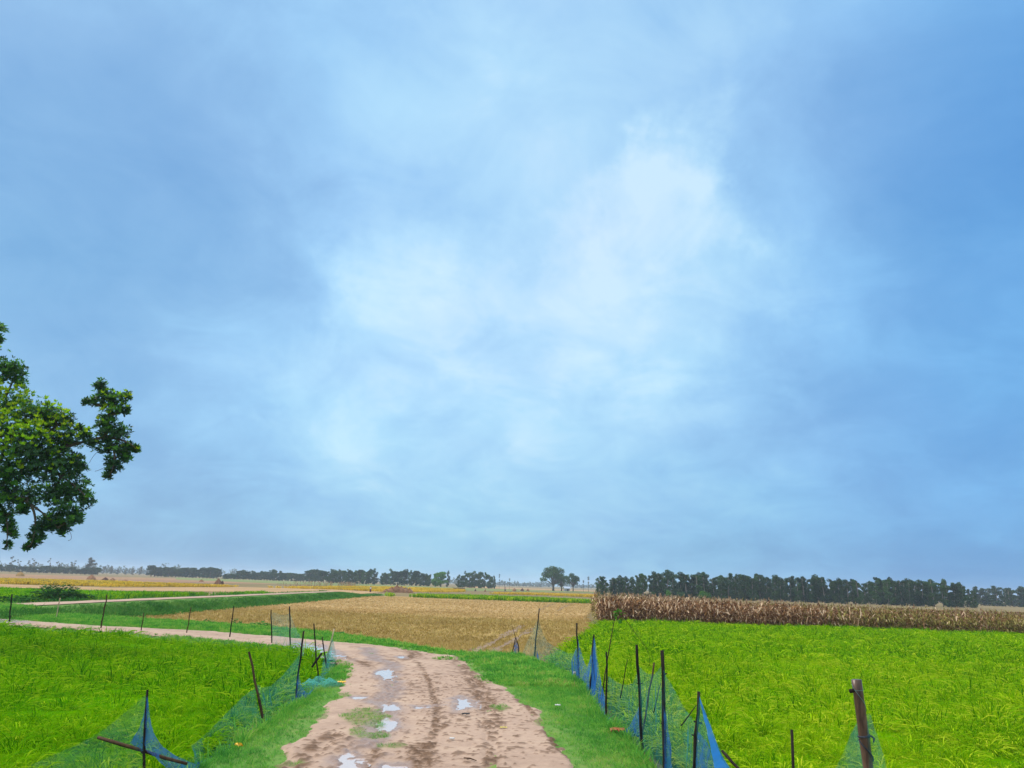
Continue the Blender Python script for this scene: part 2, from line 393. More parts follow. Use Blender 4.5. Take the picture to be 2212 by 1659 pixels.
# ------------------------------------------------------------------ terrain
ZR = .6
ROAD_L = [(440, 1860), (540, 1700), (575, 1659), (610, 1632), (655, 1590), (690, 1543), (705, 1522), (735, 1495), (748, 1470), (752, 1447), (738, 1430), (715, 1418),
          (690, 1408), (640, 1398), (560, 1390), (500, 1384), (400, 1374), (300, 1365), (210, 1358), (100, 1350), (0, 1344), (-200, 1332)]
ROAD_R = [(-200, 1323), (0, 1336), (100, 1343), (215, 1351), (300, 1355), (400, 1360), (500, 1366), (600, 1374), (700, 1383), (800, 1392),
          (870, 1399), (930, 1410), (985, 1418), (1003, 1432), (1040, 1460), (1100, 1492), (1150, 1530), (1190, 1575), (1215, 1620), (1250, 1662), (1320, 1740), (1420, 1880)]
road_poly = G(ROAD_L + ROAD_R, ZR); 
cl, cr = road_poly[0], road_poly[-1]
road_poly = [(cl[0] - .3, -6.0)] + road_poly + [(cr[0] + .3, -6.0)]
FENCE_R = [(1000, 1414), (1060, 1416), (1125, 1419), (1155, 1428), (1210, 1450), (1250, 1474), (1275, 1504), (1310, 1556), (1386, 1620), (1440, 1695), (1510, 1790)]
FENCE_L = [(300, 1735), (420, 1658), (470, 1632), (550, 1577), (640, 1520), (690, 1480), (716, 1452), (718, 1436)]
VERGE_T = [(-200, 1306), (0, 1321), (100, 1327), (200, 1335), (300, 1341), (400, 1348), (540, 1358), (620, 1364), (700, 1373), (780, 1383), (860, 1394), (905, 1403)]
cor = G(FENCE_L, ZR - .1) + G([(700, 1428), (640, 1413), (560, 1402), (500, 1394), (400, 1383), (300, 1372), (210, 1364), (100, 1356), (0, 1350), (-200, 1340)], ZR - .1) \
      + G(VERGE_T, ZR - .15) + G(FENCE_R, ZR - .1)
e1, e0 = cor[-1], cor[0]
corridor = [(e0[0] - .2, -8.0)] + cor + [(2.6, 3.0), (2.8, -8.0)]

def terrain(x, y):
    x = np.asarray(x, float); y = np.asarray(y, float)
    s = sdist(x, y, corridor)
    z = ZR * (1 - sstep(-.35, .75, s + .25 * (fbm(x * .8, y * .8, 5) - .5)))
    e = .9 * (1 - sstep(1.5, 4.6, np.abs(x + 31.5 + .5 * (fbm(y * .12, y * 0, 9) - .5)))) * sstep(18, 30, y) * (1 - sstep(146, 166, y))
    z = np.maximum(z, e) + .05 * (fbm(x * .35, y * .35, 2) - .5) * (np.hypot(x, y) < 400)
    return z

def spaced(a, b, step, far, grow=1.22):
    c = list(np.arange(a, b + 1e-6, step)); d = step
    lo = [a]; hi = [c[-1]]; d1 = step
    while hi[-1] < far: d1 *= grow; hi.append(hi[-1] + d1)
    d1 = step
    while lo[-1] > -far: d1 *= grow; lo.append(lo[-1] - d1)
    return np.array(lo[:0:-1] + c + hi[1:])
gx = spaced(-38, 8, .3, 2900); gy = spaced(0, 60, .3, 2900)
GX, GY = np.meshgrid(gx, gy); GZ = terrain(GX, GY)
GZ = GZ - .03
nv = GX.size; nx, ny = len(gx), len(gy)
idx = np.arange(nv).reshape(ny, nx)
gf = np.stack([idx[:-1, :-1], idx[:-1, 1:], idx[1:, 1:], idx[1:, :-1]], -1).reshape(-1, 4)
fcx = (GX[:-1, :-1] + GX[1:, 1:]).ravel() / 2; fcy = (GY[:-1, :-1] + GY[1:, 1:]).ravel() / 2
turf = sdist(fcx, fcy, corridor) < .5
turf |= (np.abs(fcx + 31.5) < 5) & (fcy > 20) & (fcy < 180)
ground = mesh_obj('ground', np.stack([GX.ravel(), GY.ravel(), GZ.ravel()], 1), gf, ['soil', 'verge'], midx=turf.astype(int), smooth=True)
tag(ground, 'open flat farmland under the fields and grass verges', kind='structure')

# road with ruts, thrown-up mud and puddle hollows
def L3(pts): return [tuple(P(a, b, ZR)[:2]) for a, b in pts]
MUD = [(L3([(795, 1400), (812, 1425), (850, 1430), (845, 1460), (850, 1490), (820, 1515)]), .34),
       (L3([(880, 1402), (900, 1415), (870, 1425), (830, 1425)]), .35),
       (L3([(990, 1424), (1010, 1450), (1030, 1480), (1048, 1512), (1062, 1545), (1060, 1570)]), .36),
       (L3([(1060, 1570), (1066, 1600), (1060, 1640), (1058, 1700)]), .20),
       (L3([(720, 1590), (680, 1620), (640, 1650), (600, 1690)]), .30),
       (L3([(770, 1600), (755, 1630), (735, 1665), (700, 1740)]), .34),
       (L3([(908, 1612), (905, 1640), (895, 1680)]), .26),
       (L3([(700, 1408), (740, 1416), (780, 1430), (800, 1440)]), .22),
       (L3([(960, 1568), (940, 1580), (925, 1600)]), .13),
       (L3([(905, 1430), (930, 1480), (945, 1540), (935, 1600), (915, 1680)]), .11), (L3([(845, 1460), (835, 1520), (825, 1580), (790, 1640), (760, 1720)]), .22),
       (L3([(1120, 1500), (1150, 1540), (1180, 1570), (1205, 1620)]), .10)]
PUD = [(750, 1657, 32, 25, 0), (839, 1664, 27, 16, 0), (1001, 1521, 23, 13, 0), (914, 1527, 20, 3.5, 0), (836, 1566, 19, 11, 0), (846, 1528, 15, 7, 0), (833, 1457, 15, 8, 0), (776, 1506, 14, 4, 0), (676, 1402, 40, 8.5, .20), (868, 1420, 9, 2.4, 0), (8, 1341, 40, 2.6, 0)]
pud3 = []
for a, b, w, h, sl in PUD:
    c = P(a, b, ZR); lx = P(a - w, b - sl * w, ZR); rx = P(a + w, b + sl * w, ZR); t = P(a, b - h, ZR); bt = P(a, b + h, ZR)
    ax = (rx - lx)[:2] / 2; ay = (t - bt)[:2] / 2; pud3.append((c[:2], np.array([ax, ay]).T))
def road_height(x, y):
    z = terrain(x, y) * 0 + ZR + .04 * (fbm(x * .5, y * .5, 21) - .5)
    mud = np.zeros_like(z); n1 = fbm(x * 7, y * 6, 31, 3); n2 = vnoise(x * 14, y * 11, 41)
    for ln, w in MUD:
        d = dline(x, y, ln); k = 1 - sstep(w * .35, w, d)
        mud = np.maximum(mud, k)
    clod = sstep(.50, .62, n1 * .6 + n2 * .4) * mud
    near_rut = np.zeros_like(z)
    for ln, w in MUD: near_rut = np.maximum(near_rut, 1 - sstep(w, w + .7, dline(x, y, ln)))
    th_ = .80 - .125 * near_rut - .05 * (fbm(x * .6, y * .35, 57, 2) - .3)
    loose = np.maximum(sstep(0, .05, fbm(x * 6, y * 5, 51, 3) - th_) * .75, sstep(0, .05, fbm(x * 14, y * 10, 53, 2) - th_ - .02) * .85)
    lump = np.maximum(clod, loose * .6)
    z = z + lump * (.012 + .035 * n2) - .022 * mud + .010 * (fbm(x * 3, y * 3, 61) - .5)
    # tyre treads pressed across the left wheel line
    tr = dline(x, y, MUD[6][0]); z = z + .02 * (np.sin(y * 42 + x * 6) > .2) * (1 - sstep(.12, .3, tr))
    mudc = np.clip(np.maximum(clod * .9, loose) + .42 * mud * sstep(.35, .6, fbm(x * 2.2, y * .8, 33, 3)) + .9 * (np.sin(y * 42 + x * 6) > .2) * (1 - sstep(.10, .26, tr)), 0, 1)
    damp = np.zeros_like(z)
    for c, A in pud3:
        q = np.linalg.inv(A) @ np.stack([(x - c[0]).ravel(), (y - c[1]).ravel()]); rr = np.hypot(q[0], q[1]).reshape(np.shape(x))
        rr = rr + 2.0 * (fbm(x * 3.0, y * 1.3, 71, 4) - .5) + .6 * (vnoise(x * 9, y * 5, 72) - .5)
        z = z - .055 * (1 - sstep(.55, 1.25, rr)); damp = np.maximum(damp, 1 - sstep(.8, 2.1, rr))
    rutw = dline(x, y, MUD[0][0] + L3([(838, 1530), (832, 1570), (800, 1610)])); damp = np.maximum(damp, .75 * (1 - sstep(.1, .5, rutw + .5 * (fbm(x * 2.5, y * 1.2, 75, 3) - .5))))
    return z, mudc * (1 - .5 * damp), damp
ISL = ((790, 1548, 52, 24), (800, 1590, 45, 9), (840, 1612, 42, 6), (770, 1582, 25, 12), (630, 1648, 45, 7), (1080, 1528, 20, 7), (745, 1435, 16, 10), (960, 1421, 25, 4), (1170, 1560, 22, 12), (690, 1540, 22, 14), (735, 1500, 24, 6))
def worn_at(X, Y):
    o = np.full(np.shape(X), 9.)
    for a, b, w, h in ISL:
        c = P(a, b, ZR)[:2]; A = np.array([(P(a + w, b, ZR) - P(a - w, b, ZR))[:2] / 2, (P(a, b - h, ZR) - P(a, b + h, ZR))[:2] / 2]).T
        q = np.linalg.inv(A) @ np.stack([(X - c[0]).ravel(), (Y - c[1]).ravel()]); o = np.minimum(o, np.hypot(q[0], q[1]).reshape(np.shape(X)))
    return o + 1.1 * (fbm(X * 3, Y * 2, 92) - .5)
rv = []; rf = []; rm = []; rd = []; rw = []; off = 0
for (x0, x1, y0, y1, st, cond) in ((-6, 5, 4.5, 24, .036, lambda x, y: y < 24), (-30, 6, 24, 44, .09, lambda x, y: y >= 24), (-6, 4, -6, 4.5, .3, lambda x, y: y < 4.5)):
    ax = np.arange(x0, x1, st); ay = np.arange(y0, y1 + st * .5, st); X, Y = np.meshgrid(ax, ay)
    srd = sdist(X, Y, road_poly) + .55 * (fbm(X * 1.6, Y * .9, 81) - .5) + .2 * (fbm(X * 7, Y * 5, 82) - .5); inside = srd < .20
    z, mu, da = road_height(X, Y); z = z - .10 * sstep(-.12, .20, srd)
    ii = np.arange(X.size).reshape(X.shape)
    fm = inside[:-1, :-1] & inside[1:, 1:] & inside[1:, :-1] & inside[:-1, 1:]
    q = np.stack([ii[:-1, :-1], ii[:-1, 1:], ii[1:, 1:], ii[1:, :-1]], -1)[fm]
    used = np.unique(q); mp = np.full(X.size, -1); mp[used] = np.arange(len(used)) + off; off += len(used)
    rv.append(np.stack([X.ravel(), Y.ravel(), z.ravel()], 1)[used]); rf.append(mp[q]); rm.append(mu.ravel()[used]); rd.append(da.ravel()[used]); rw.append((1 - sstep(.55, 1.05, worn_at(X, Y))).ravel()[used])
road = mesh_obj('dirt_road', np.concatenate(rv), np.concatenate(rf), 'road', smooth=True)
for nm, arr in (('mud', rm), ('damp', rd), ('worn', rw)):
    a = road.data.attributes.new(nm, 'FLOAT', 'POINT'); a.data.foreach_set('value', np.concatenate(arr).astype(np.float32))
tag(road, 'pinkish clay track with muddy wheel ruts curving away to the left', kind='structure')
for i, (c, A) in enumerate(pud3):
    th = np.linspace(0, 2 * math.pi, 40, endpoint=False); ring = (A @ np.stack([np.cos(th), np.sin(th)])) * 1.7
    vs = [(c[0], c[1], ZR - .018)] + [(c[0] + a, c[1] + b, ZR - .018) for a, b in ring.T]
    o = mesh_obj('puddle', vs, [(0, k + 1, (k + 1) % 40 + 1) for k in range(40)], 'water')
    tag(o, 'rain puddle lying in the clay track', kind='structure', group='puddles on the track')

# second path along the top of the grass bank
py_ = np.arange(22, 172, 1.0); pxl = []
vs = []; fs = []
for k, yy in enumerate(py_):
    for j, xx in enumerate(np.linspace(-1.05, 1.05, 6)):
        w = .8 + .5 * float(fbm(np.array(yy * .3), np.array(j * .2), 15)); X = -31.6 + xx * w * (1.15 if yy < 60 else 1.0)
        vs.append((X, yy, float(terrain(np.array(X), np.array(yy))) + .02))
for k in range(len(py_) - 1):
    for j in range(5): fs.append((k * 6 + j, k * 6 + j + 1, k * 6 + 7 + j, k * 6 + 6 + j))
tag(mesh_obj('bank_path', vs, fs, 'path', smooth=True), 'pale track along the top of the grass bank', kind='structure')

# ------------------------------------------------------------------ flat fields (sheets on the ground)
def sheet(name, pts, m, z, label, px=True):
    poly = [tuple(P(a, b, 0)[:2]) for a, b in pts] if px else pts
    o = mesh_obj(name, [(a, b, z) for a, b in poly], [tuple(range(len(poly)))], m)
    return tag(o, label, kind='structure')
STUB = [(-27.2, 36), (-27.2, 60), (-27.2, 100), (-27, 150)] + G([(838, 1287), (943, 1292), (1060, 1296), (1170, 1300.5), (1292, 1304)], 0) + [(8.6, 84), (7.5, 66), (3.3, 40), (.6, 28), (-2, 29), (-8, 36), (-16, 41)]
# drape the stubble on the terrain
def drape(name, poly, step, m, dz, label, kind='structure'):
    ax = np.arange(min(p[0] for p in poly), max(p[0] for p in poly) + step, step); ay = np.arange(min(p[1] for p in poly), max(p[1] for p in poly) + step, step)
    X, Y = np.meshgrid(ax, ay); ins = inpoly(X, Y, poly); Z = terrain(X, Y) + dz + .02 * (fbm(X * 2, Y * 2, 4) - .5)
    ii = np.arange(X.size).reshape(X.shape); ins &= sdist(X, Y, corridor) > .45
    fm = ins[:-1, :-1] & ins[1:, 1:] & ins[1:, :-1] & ins[:-1, 1:]
    q = np.stack([ii[:-1, :-1], ii[:-1, 1:], ii[1:, 1:], ii[1:, :-1]], -1)[fm]
    used = np.unique(q); mp = np.full(X.size, -1); mp[used] = np.arange(len(used))
    return tag(mesh_obj(name, np.stack([X.ravel(), Y.ravel(), Z.ravel()], 1)[used], mp[q], m, smooth=True), label, kind=kind)
drape('stubble_field', STUB, .5, 'stubble', .012, 'harvested tan field of cut rice stubble in the middle')
sheet('cut_field', [(-60, 1262), (0, 1262), (240, 1270), (380, 1269), (520, 1268.5), (700, 1272.5), (832, 1279), (775, 1283.5), (700, 1282), (520, 1279), (240, 1276), (0, 1269), (-60, 1268)], 'tanfield', .03,
      'pale tan strip of cut field beyond the green rice')
sheet('regrown_field', [(500, 1279.5), (700, 1282.2), (790, 1284), (720, 1287), (500, 1290)], 'olive', .05, 'olive strip of regrown stubble beside the bank')
sheet('scrub_field', [(-80, 1239), (0, 1239.5), (330, 1248.5), (600, 1255), (600, 1262), (330, 1258), (0, 1248.5), (-80, 1247)], 'scrub', .03, 'brown dry fallow field in front of the far trees')
sheet('meadow', [(380, 1247.6), (700, 1258), (1000, 1270), (1290, 1279), (1290, 1281), (1000, 1276), (700, 1265), (380, 1252)], 'meadow', .05, 'dull green meadow in front of the far trees')
sheet('dry_meadow', [(1000, 1266), (1290, 1276), (1290, 1278.6), (1000, 1269.5)], 'tanfield', .08, 'pale dry strip of field below the large tree')

M['mudtrack'] = ground_mat('mud_track', [(.3, (.13, .095, .06)), (.5, (.21, .15, .10)), (.7, (.30, .22, .14))], .8, 6)
tv = []; tf = []
for ln in (((985, 1426), (1010, 1413), (1040, 1400), (1085, 1377), (1130, 1351)), ((1030, 1426), (1060, 1410), (1110, 1384), (1150, 1357)), ((1168, 1318), (1178, 1311), (1200, 1303)), ((1205, 1320), (1215, 1313), (1235, 1304))):
    p3 = [P(a, b, 0) for a, b in ln]; pts = []
    for a, b in zip(p3[:-1], p3[1:]):
        for t_ in np.linspace(0, 1, 24, endpoint=False): pts.append(a + (b - a) * t_)
    for k, p in enumerate(pts):
        d_ = pts[min(k + 1, len(pts) - 1)] - pts[max(k - 1, 0)]; nn_ = np.array([d_[1], -d_[0]]) / (np.hypot(d_[0], d_[1]) + 1e-9); w_ = .26 * (.25 + 1.3 * float(vnoise(np.array(k * .35), np.array(ln[0][0] * 1.), 7)))
        for sgn in (-1, 1):
            xy = p[:2] + sgn * nn_ * w_; tv.append((xy[0], xy[1], float(terrain(np.array(xy[0]), np.array(xy[1]))) + .035))
        if k: n_ = len(tv); tf.append((n_ - 4, n_ - 3, n_ - 1, n_ - 2))
tag(mesh_obj('tractor_track', tv, tf, 'mudtrack', smooth=True), 'dark muddy wheel tracks crossing the cut stubble', kind='structure')

# ------------------------------------------------------------------ rice, near fields
riceA = [tuft(24, .60, .96, .0058, .10, .42, 4, 12, earw=.011) for _ in range(5)]
riceB = [tuft(15, .62, .97, .0105, .15, .42, 3, 9, earw=.016) for _ in range(3)]
riceC = [tuft(13, .65, 1.0, .02, .24, .42, 3, 8, earw=.026) for _ in range(3)]
def canopy(poly, h, step, mi=0, rough=.1, margin=.25):
    """low inner mass of stems so that no soil shows between the plants"""
    b = MB(); ax = np.arange(min(p[0] for p in poly), max(p[0] for p in poly) + step, step); ay = np.arange(min(p[1] for p in poly), max(p[1] for p in poly) + step, step)
    X, Y = np.meshgrid(ax, ay); s = sdist(X, Y, poly); ins = s < -margin
    Z = np.maximum(terrain(X, Y), 0) * .0 + h + rough * (fbm(X * 1.3, Y * 1.3, 3) - .5) + rough * 1.5 * (rng.random(X.shape) - .5)
    Z = np.where(s > -margin - step * 1.1, -.02, Z)
    ii = np.arange(X.size).reshape(X.shape); fm = ins[:-1, :-1] & ins[1:, 1:] & ins[1:, :-1] & ins[:-1, 1:]
    q = np.stack([ii[:-1, :-1], ii[:-1, 1:], ii[1:, 1:], ii[1:, :-1]], -1)[fm]
    used = np.unique(q); mp = np.full(X.size, -1); mp[used] = np.arange(len(used))
    b.add(np.stack([X.ravel(), Y.ravel(), Z.ravel()], 1)[used], [tuple(t) for t in mp[q].tolist()], mi); return b
def rice_field(name, poly, label, mats, h=1.0):
    ps = []; sc = []; va = []
    for (n0, n1, st, k0, kn, s) in ((0, 17, .17, 0, 5, .92), (17, 34, .23, 5, 3, .95), (34, 400, .34, 8, 3, .98)):
        X, Y = jitter_grid(poly, st, near=n0, far=n1)
        Z = np.minimum(terrain(X, Y), .35) - .04
        ps.append(np.stack([X, Y, Z], 1)); n = len(X)
        patch = .93 + .20 * (fbm(X * .5, Y * .5, 17) - .5) + .50 * (vnoise(X * 1.9, Y * 1.9, 18) - .5) + .25 * (vnoise(X * .35, Y * .35, 19) - .5)
        sc.append(s * h * patch * rng.uniform(.86, 1.1, n)); va.append(k0 + rng.integers(0, kn, n))
    ps = np.concatenate(ps); n = len(ps); sc = np.concatenate(sc); va = np.concatenate(va)
    rot = np.stack([rng.normal(0, .10, n), rng.normal(0, .10, n), rng.uniform(0, 6.28, n)], 1)
    print(name, n)
    return scatter(name, riceA + riceB + riceC, ps, sc, rot, va, mats, canopy(poly, .42 * h, .45, 2), label, 'rice')
fr = G(FENCE_R, ZR - .1)
RR = [(f[0] + .30 + .35, f[1] + (.9 if i < 4 else 0)) for i, f in enumerate(fr) if i >= 3]
RICE_R = RR + [(3.0, 3.0), (3.2, -2), (14, -2), (48, 60), (48, 67), (26, 66), (9.8, 64.5), (7.2, 62), (5.6, 52), (3.2, 38)]
rice_field('rice_field', RICE_R, 'lime green ripening rice filling the right foreground', ['rice', 'ear', 'rice_dark'])
fl = G(FENCE_L, ZR - .1)
RICE_L = [(f[0] - .45, f[1]) for f in fl] + [tuple(P(a, b, ZR)[:2] + np.array([-.1, -.9])) for a, b in ((690, 1412), (640, 1402), (560, 1393), (500, 1386), (400, 1377), (300, 1368), (210, 1361), (100, 1353), (0, 1347), (-200, 1335))] \
         + [(-36, 34), (-24, 12), (-8, 0), (-4.8, 0)]
rice_field('rice_field', RICE_L, 'deep green rice filling the left foreground inside the track bend', ['rice_dark', 'ear_green', 'rice_dark'])

# ------------------------------------------------------------------ short grass
gr = [tuft(16, .04, .10, .004, .09, .6, 2, lean=.6) for _ in range(3)]
grF = [tuft(18, .06, .15, .013, .14, .6, 2, lean=.6) for _ in range(3)]
grT = [tuft(16, .14, .34, .007, .14, .5, 3, lean=.5) for _ in range(3)]
bankT = [tuft(20, .12, .30, .018, .36, .7, 3, lean=.8) for _ in range(3)]
pl = [];
X, Y = jitter_grid(corridor, .085, far=24); X2, Y2 = jitter_grid(corridor, .16, near=24, far=60)
X = np.concatenate([X, X2]); Y = np.concatenate([Y, Y2])
sr = sdist(X, Y, road_poly) + .55 * (fbm(X * 1.6, Y * .9, 81) - .5) + .2 * (fbm(X * 7, Y * 5, 82) - .5)
k = (sr > -.22) & (rng.random(len(X)) < np.clip(.35 + sr * 1.7, 0, .95) * (.40 + 1.2 * fbm(X * 1.1, Y * 1.1, 91)))
# worn patches of grass standing in the track
isl = (worn_at(X, Y) < .9) & (rng.random(len(X)) < .7)
k |= isl & (sr <= .03)
X, Y, sr = X[k], Y[k], sr[k]
n = len(X); Z = np.where(sr > 0, terrain(X, Y) - .025, ZR - .03)
sc = rng.uniform(.55, 1.25, n) * np.clip(.55 + .5 * sr, .5, 1.15); on_ = sr < -.22; sc[on_] = rng.uniform(.35, .75, on_.sum()); Z[on_] = ZR - .005
edge = sdist(X, Y, corridor)
va = rng.integers(0, 3, n); tall = (edge > -.30) & (rng.random(n) < .30); va[tall] += 3
sc = np.where(tall, sc * .8, sc)
print('grass', n)
va = np.where((Y > 22) & (va < 3), va + 6, va)
scatter('verge_grass', gr + grT + grF, np.stack([X, Y, Z], 1), sc, np.stack([rng.normal(0, .15, n), rng.normal(0, .15, n), rng.uniform(0, 6.28, n)], 1), va, ['grass', 'ear'],
        None, 'short green grass on the verges beside the clay track', 'grass')
BANK = [(-38, 22), (-33.6, 22), (-33.4, 175), (-38, 175)]
BANK2 = [(-29.9, 24), (-26.4, 24), (-26.4, 60), (-26.6, 175), (-29.9, 175)]
ps = []
for poly, st in ((BANK2, .34), (BANK, .55)):
    X, Y = jitter_grid(poly, st); ps.append(np.stack([X, Y, terrain(X, Y) - .05], 1))
# rank growth at the foot of the right field's far corner and along the far margin of the stubble
ps = np.concatenate(ps); n = len(ps)
sc = rng.uniform(.6, 1.3, n) * (.7 + .9 * fbm(ps[:, 0] * .4, ps[:, 1] * .25, 33)) * np.where(ps[:, 0] > -31, np.clip((ps[:, 0] + 30.1) / 1.6, .18, 1), 1)
scatter('bank_grass', bankT, ps, sc, np.stack([rng.normal(0, .2, n), rng.normal(0, .2, n), rng.uniform(0, 6.28, n)], 1), rng.integers(0, 3, n), ['bank', 'ear'],
        None, 'rank dark green grass covering the bank below the pale track', 'grass')

# stubble tufts
st1 = [tuft(13, .06, .16, .008, .09, .25, 2, lean=.35) for _ in range(3)]
st2 = [tuft(11, .07, .18, .022, .2, .25, 2, lean=.35) for _ in range(3)]
ps = []; va = []
for n0, n1, s, k0 in ((0, 48, .24, 0), (48, 90, .42, 3), (90, 160, .7, 3)):
    X, Y = jitter_grid(STUB, s, near=n0, far=n1)
    trk = np.minimum(dline(X, Y, [tuple(P(a, b, 0)[:2]) for a, b in ((1000, 1424), (1040, 1402), (1085, 1378), (1130, 1352))]), dline(X, Y, [tuple(P(a, b, 0)[:2]) for a, b in ((1040, 1424), (1075, 1404), (1110, 1385), (1150, 1358))]))
    k = (terrain(X, Y) < .25) & (trk > .22 * rng.random(len(X)) ** .5) & (rng.random(len(X)) < .55 + .5 * fbm(X * .3, Y * .3, 44)); X, Y = X[k], Y[k]
    ps.append(np.stack([X, Y, terrain(X, Y)], 1)); va.append(k0 + rng.integers(0, 3, len(X)))
ps = np.concatenate(ps); va = np.concatenate(va); n = len(ps); print('stubble', n)
scatter('rice_stubble', st1 + st2, ps, rng.uniform(.7, 1.25, n), np.stack([rng.normal(0, .15, n), rng.normal(0, .15, n), rng.uniform(0, 6.28, n)], 1), va, ['straw', 'ear'],
        None, 'dry straw stubble standing in the harvested field', 'stubble')

# ------------------------------------------------------------------ rice, farther strips
def strip(name, front, back, h, mats, label, step, protos, sc0=1.0, cat='rice'):
    """standing crop between two lines measured at ground level"""
    a = [tuple(P(x, y, 0)[:2]) for x, y in front]; b = [tuple(P(x, y, h * .75)[:2]) for x, y in back]
    poly = a + b[::-1]
    X, Y = jitter_grid(poly, step); n = len(X)
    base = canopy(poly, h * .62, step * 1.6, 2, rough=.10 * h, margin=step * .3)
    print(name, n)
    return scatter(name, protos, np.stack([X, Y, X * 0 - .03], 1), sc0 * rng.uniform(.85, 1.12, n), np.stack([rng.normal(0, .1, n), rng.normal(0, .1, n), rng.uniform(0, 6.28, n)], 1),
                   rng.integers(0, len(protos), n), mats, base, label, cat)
farT = [tuft(12, .6, .9, .05, .5, .35, 2, 3, earw=.06) for _ in range(3)]
farG = [tuft(12, .6, .85, .07, .75, .5, 2, 6, earw=.11) for _ in range(3)]
strip('rice_strip', [(838, 1288), (943, 1293), (1060, 1297), (1170, 1301.5), (1292, 1305)], [(834, 1281), (932, 1284), (1060, 1287), (1170, 1291), (1296, 1297)], .9, ['rice', 'ear', 'rice_dark'],
      'bright lime strip of standing rice across the middle', .75, farT, 1.25)
strip('rice_strip', [(-60, 1303), (0, 1301), (120, 1298), (240, 1294), (380, 1290), (500, 1286.5), (575, 1283.5)], [(-60, 1266), (0, 1268.5), (240, 1276), (400, 1278), (500, 1279.5), (575, 1281.5)], .8, ['rice_dark', 'rice_dark', 'rice_dark'],
      'plain green rice beyond the grass bank on the left', .8, farT)
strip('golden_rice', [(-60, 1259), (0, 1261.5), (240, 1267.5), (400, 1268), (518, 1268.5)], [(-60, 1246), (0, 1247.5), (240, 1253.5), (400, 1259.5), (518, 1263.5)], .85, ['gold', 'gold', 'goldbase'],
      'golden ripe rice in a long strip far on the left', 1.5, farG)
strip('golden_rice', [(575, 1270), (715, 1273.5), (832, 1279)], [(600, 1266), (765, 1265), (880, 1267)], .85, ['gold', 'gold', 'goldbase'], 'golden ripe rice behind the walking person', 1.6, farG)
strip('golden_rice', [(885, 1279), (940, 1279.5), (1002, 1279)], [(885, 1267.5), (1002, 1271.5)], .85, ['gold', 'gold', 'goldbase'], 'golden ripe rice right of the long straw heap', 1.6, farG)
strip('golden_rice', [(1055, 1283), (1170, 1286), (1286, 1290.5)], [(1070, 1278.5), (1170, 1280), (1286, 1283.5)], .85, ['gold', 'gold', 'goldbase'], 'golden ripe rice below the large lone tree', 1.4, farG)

# ------------------------------------------------------------------ maize
def maize(leafmat=0, hh=2.22):
    b = MB(); h = random.uniform(.9, 1.05) * hh; lean = np.array([random.uniform(-.15, .15), random.uniform(-.15, .15), 0])
    b.tube([np.zeros(3), lean * .5 * h * .3 + np.array([0, 0, h * .5]), lean * h * .3 + np.array([0, 0, h])], [.022, .018, .008], 4, 0, cap=False)
    for i in range(20):
        z = random.uniform(.05, .97) * h; a = random.uniform(0, 6.28); d = np.array([math.cos(a), math.sin(a), 0]); side = np.array([-math.sin(a), math.cos(a), 0]) * .8 + np.array([0, 0, random.uniform(-.6, .6)])
        L = random.uniform(.3, .65); up = random.uniform(-.1, .35); p0 = np.array([0, 0, z]) + lean * z * .3
        pts = [p0, p0 + d * L * .35 + np.array([0, 0, up * L]), p0 + d * L * .65 + np.array([0, 0, -.15 * L]), p0 + d * L * random.uniform(.6, 1.1) + np.array([0, 0, -random.uniform(.1, .7) * L])]
        pts = [np.array([q[0], q[1], max(q[2], .02)]) for q in pts]
        w = random.uniform(.035, .065); b.ribbon(pts, [w * .6, w, w, w * .2], side, 0 if random.random() < .8 else leafmat)
    for i in range(4):   # tassel
        a = random.uniform(0, 6.28); q = lean * h * .3 + np.array([0, 0, h])
        b.ribbon([q, q + np.array([math.cos(a) * .1, math.sin(a) * .1, .22])], [.012, .012], np.array([-math.sin(a), math.cos(a), 0]), 0)
    return b
mz = [maize() for _ in range(4)] + [maize(1, 2.15) for _ in range(3)]
for b in mz[4:]: b.m = [1 if random.random() < .75 else 0 for _ in b.m]
c0 = P(1292, 1268 + 3.2 * F / 69.5, 0); ps = []
for y0, y1, sx, sy in ((0, 3, .26, .5), (3, 10, .4, .8), (10, 40, .8, 1.2)):
    ax = np.arange(c0[0], 70, sx); ay = np.arange(c0[1] + y0, c0[1] + y1, sy); X, Y = np.meshgrid(ax, ay); X = X.ravel() + rng.uniform(-.1, .1, X.size); Y = Y.ravel() - X * .02 + rng.uniform(-.12, .12, Y.size)
    ps.append(np.stack([X, Y, X * 0 - .03], 1))
ps = np.concatenate(ps); px, _ = project(ps); ps = ps[(px < CW + 250) & (ps[:, 0] > c0[0] * (ps[:, 1] / c0[1]) ** .8 + .5 * (vnoise(ps[:, 1] * .8, ps[:, 1] * 0, 68) - .5))]; n = len(ps); print('maize', n)
greenness = sstep(.45, .62, fbm(ps[:, 0] * .05, ps[:, 1] * .08, 77) + .25 * sstep(25, 45, ps[:, 0]))
va = np.where(rng.random(n) < greenness * .8, 4 + rng.integers(0, 3, n), rng.integers(0, 4, n))
cb = canopy([(c0[0] + 1.5, c0[1] + 2.6), (75, c0[1] + 1.2), (75, c0[1] + 40), (c0[0] * (1 + 40 / c0[1]) + .8, c0[1] + 40)], 1.5, 1.2, 0, .3, .1)
scatter('maize_field', mz, ps, rng.uniform(.78, 1.10, n) * (.92 + .16 * vnoise(ps[:, 0] * .5, ps[:, 1] * .5, 66)) * (1 - .16 * sstep(14, 44, ps[:, 0])), np.stack([rng.normal(0, .06, n), rng.normal(0, .06, n), rng.uniform(0, 6.28, n)], 1), va, ['cornleaf', 'corngreen'], cb,
        'tall dry brown maize standing behind the right rice field', 'maize')
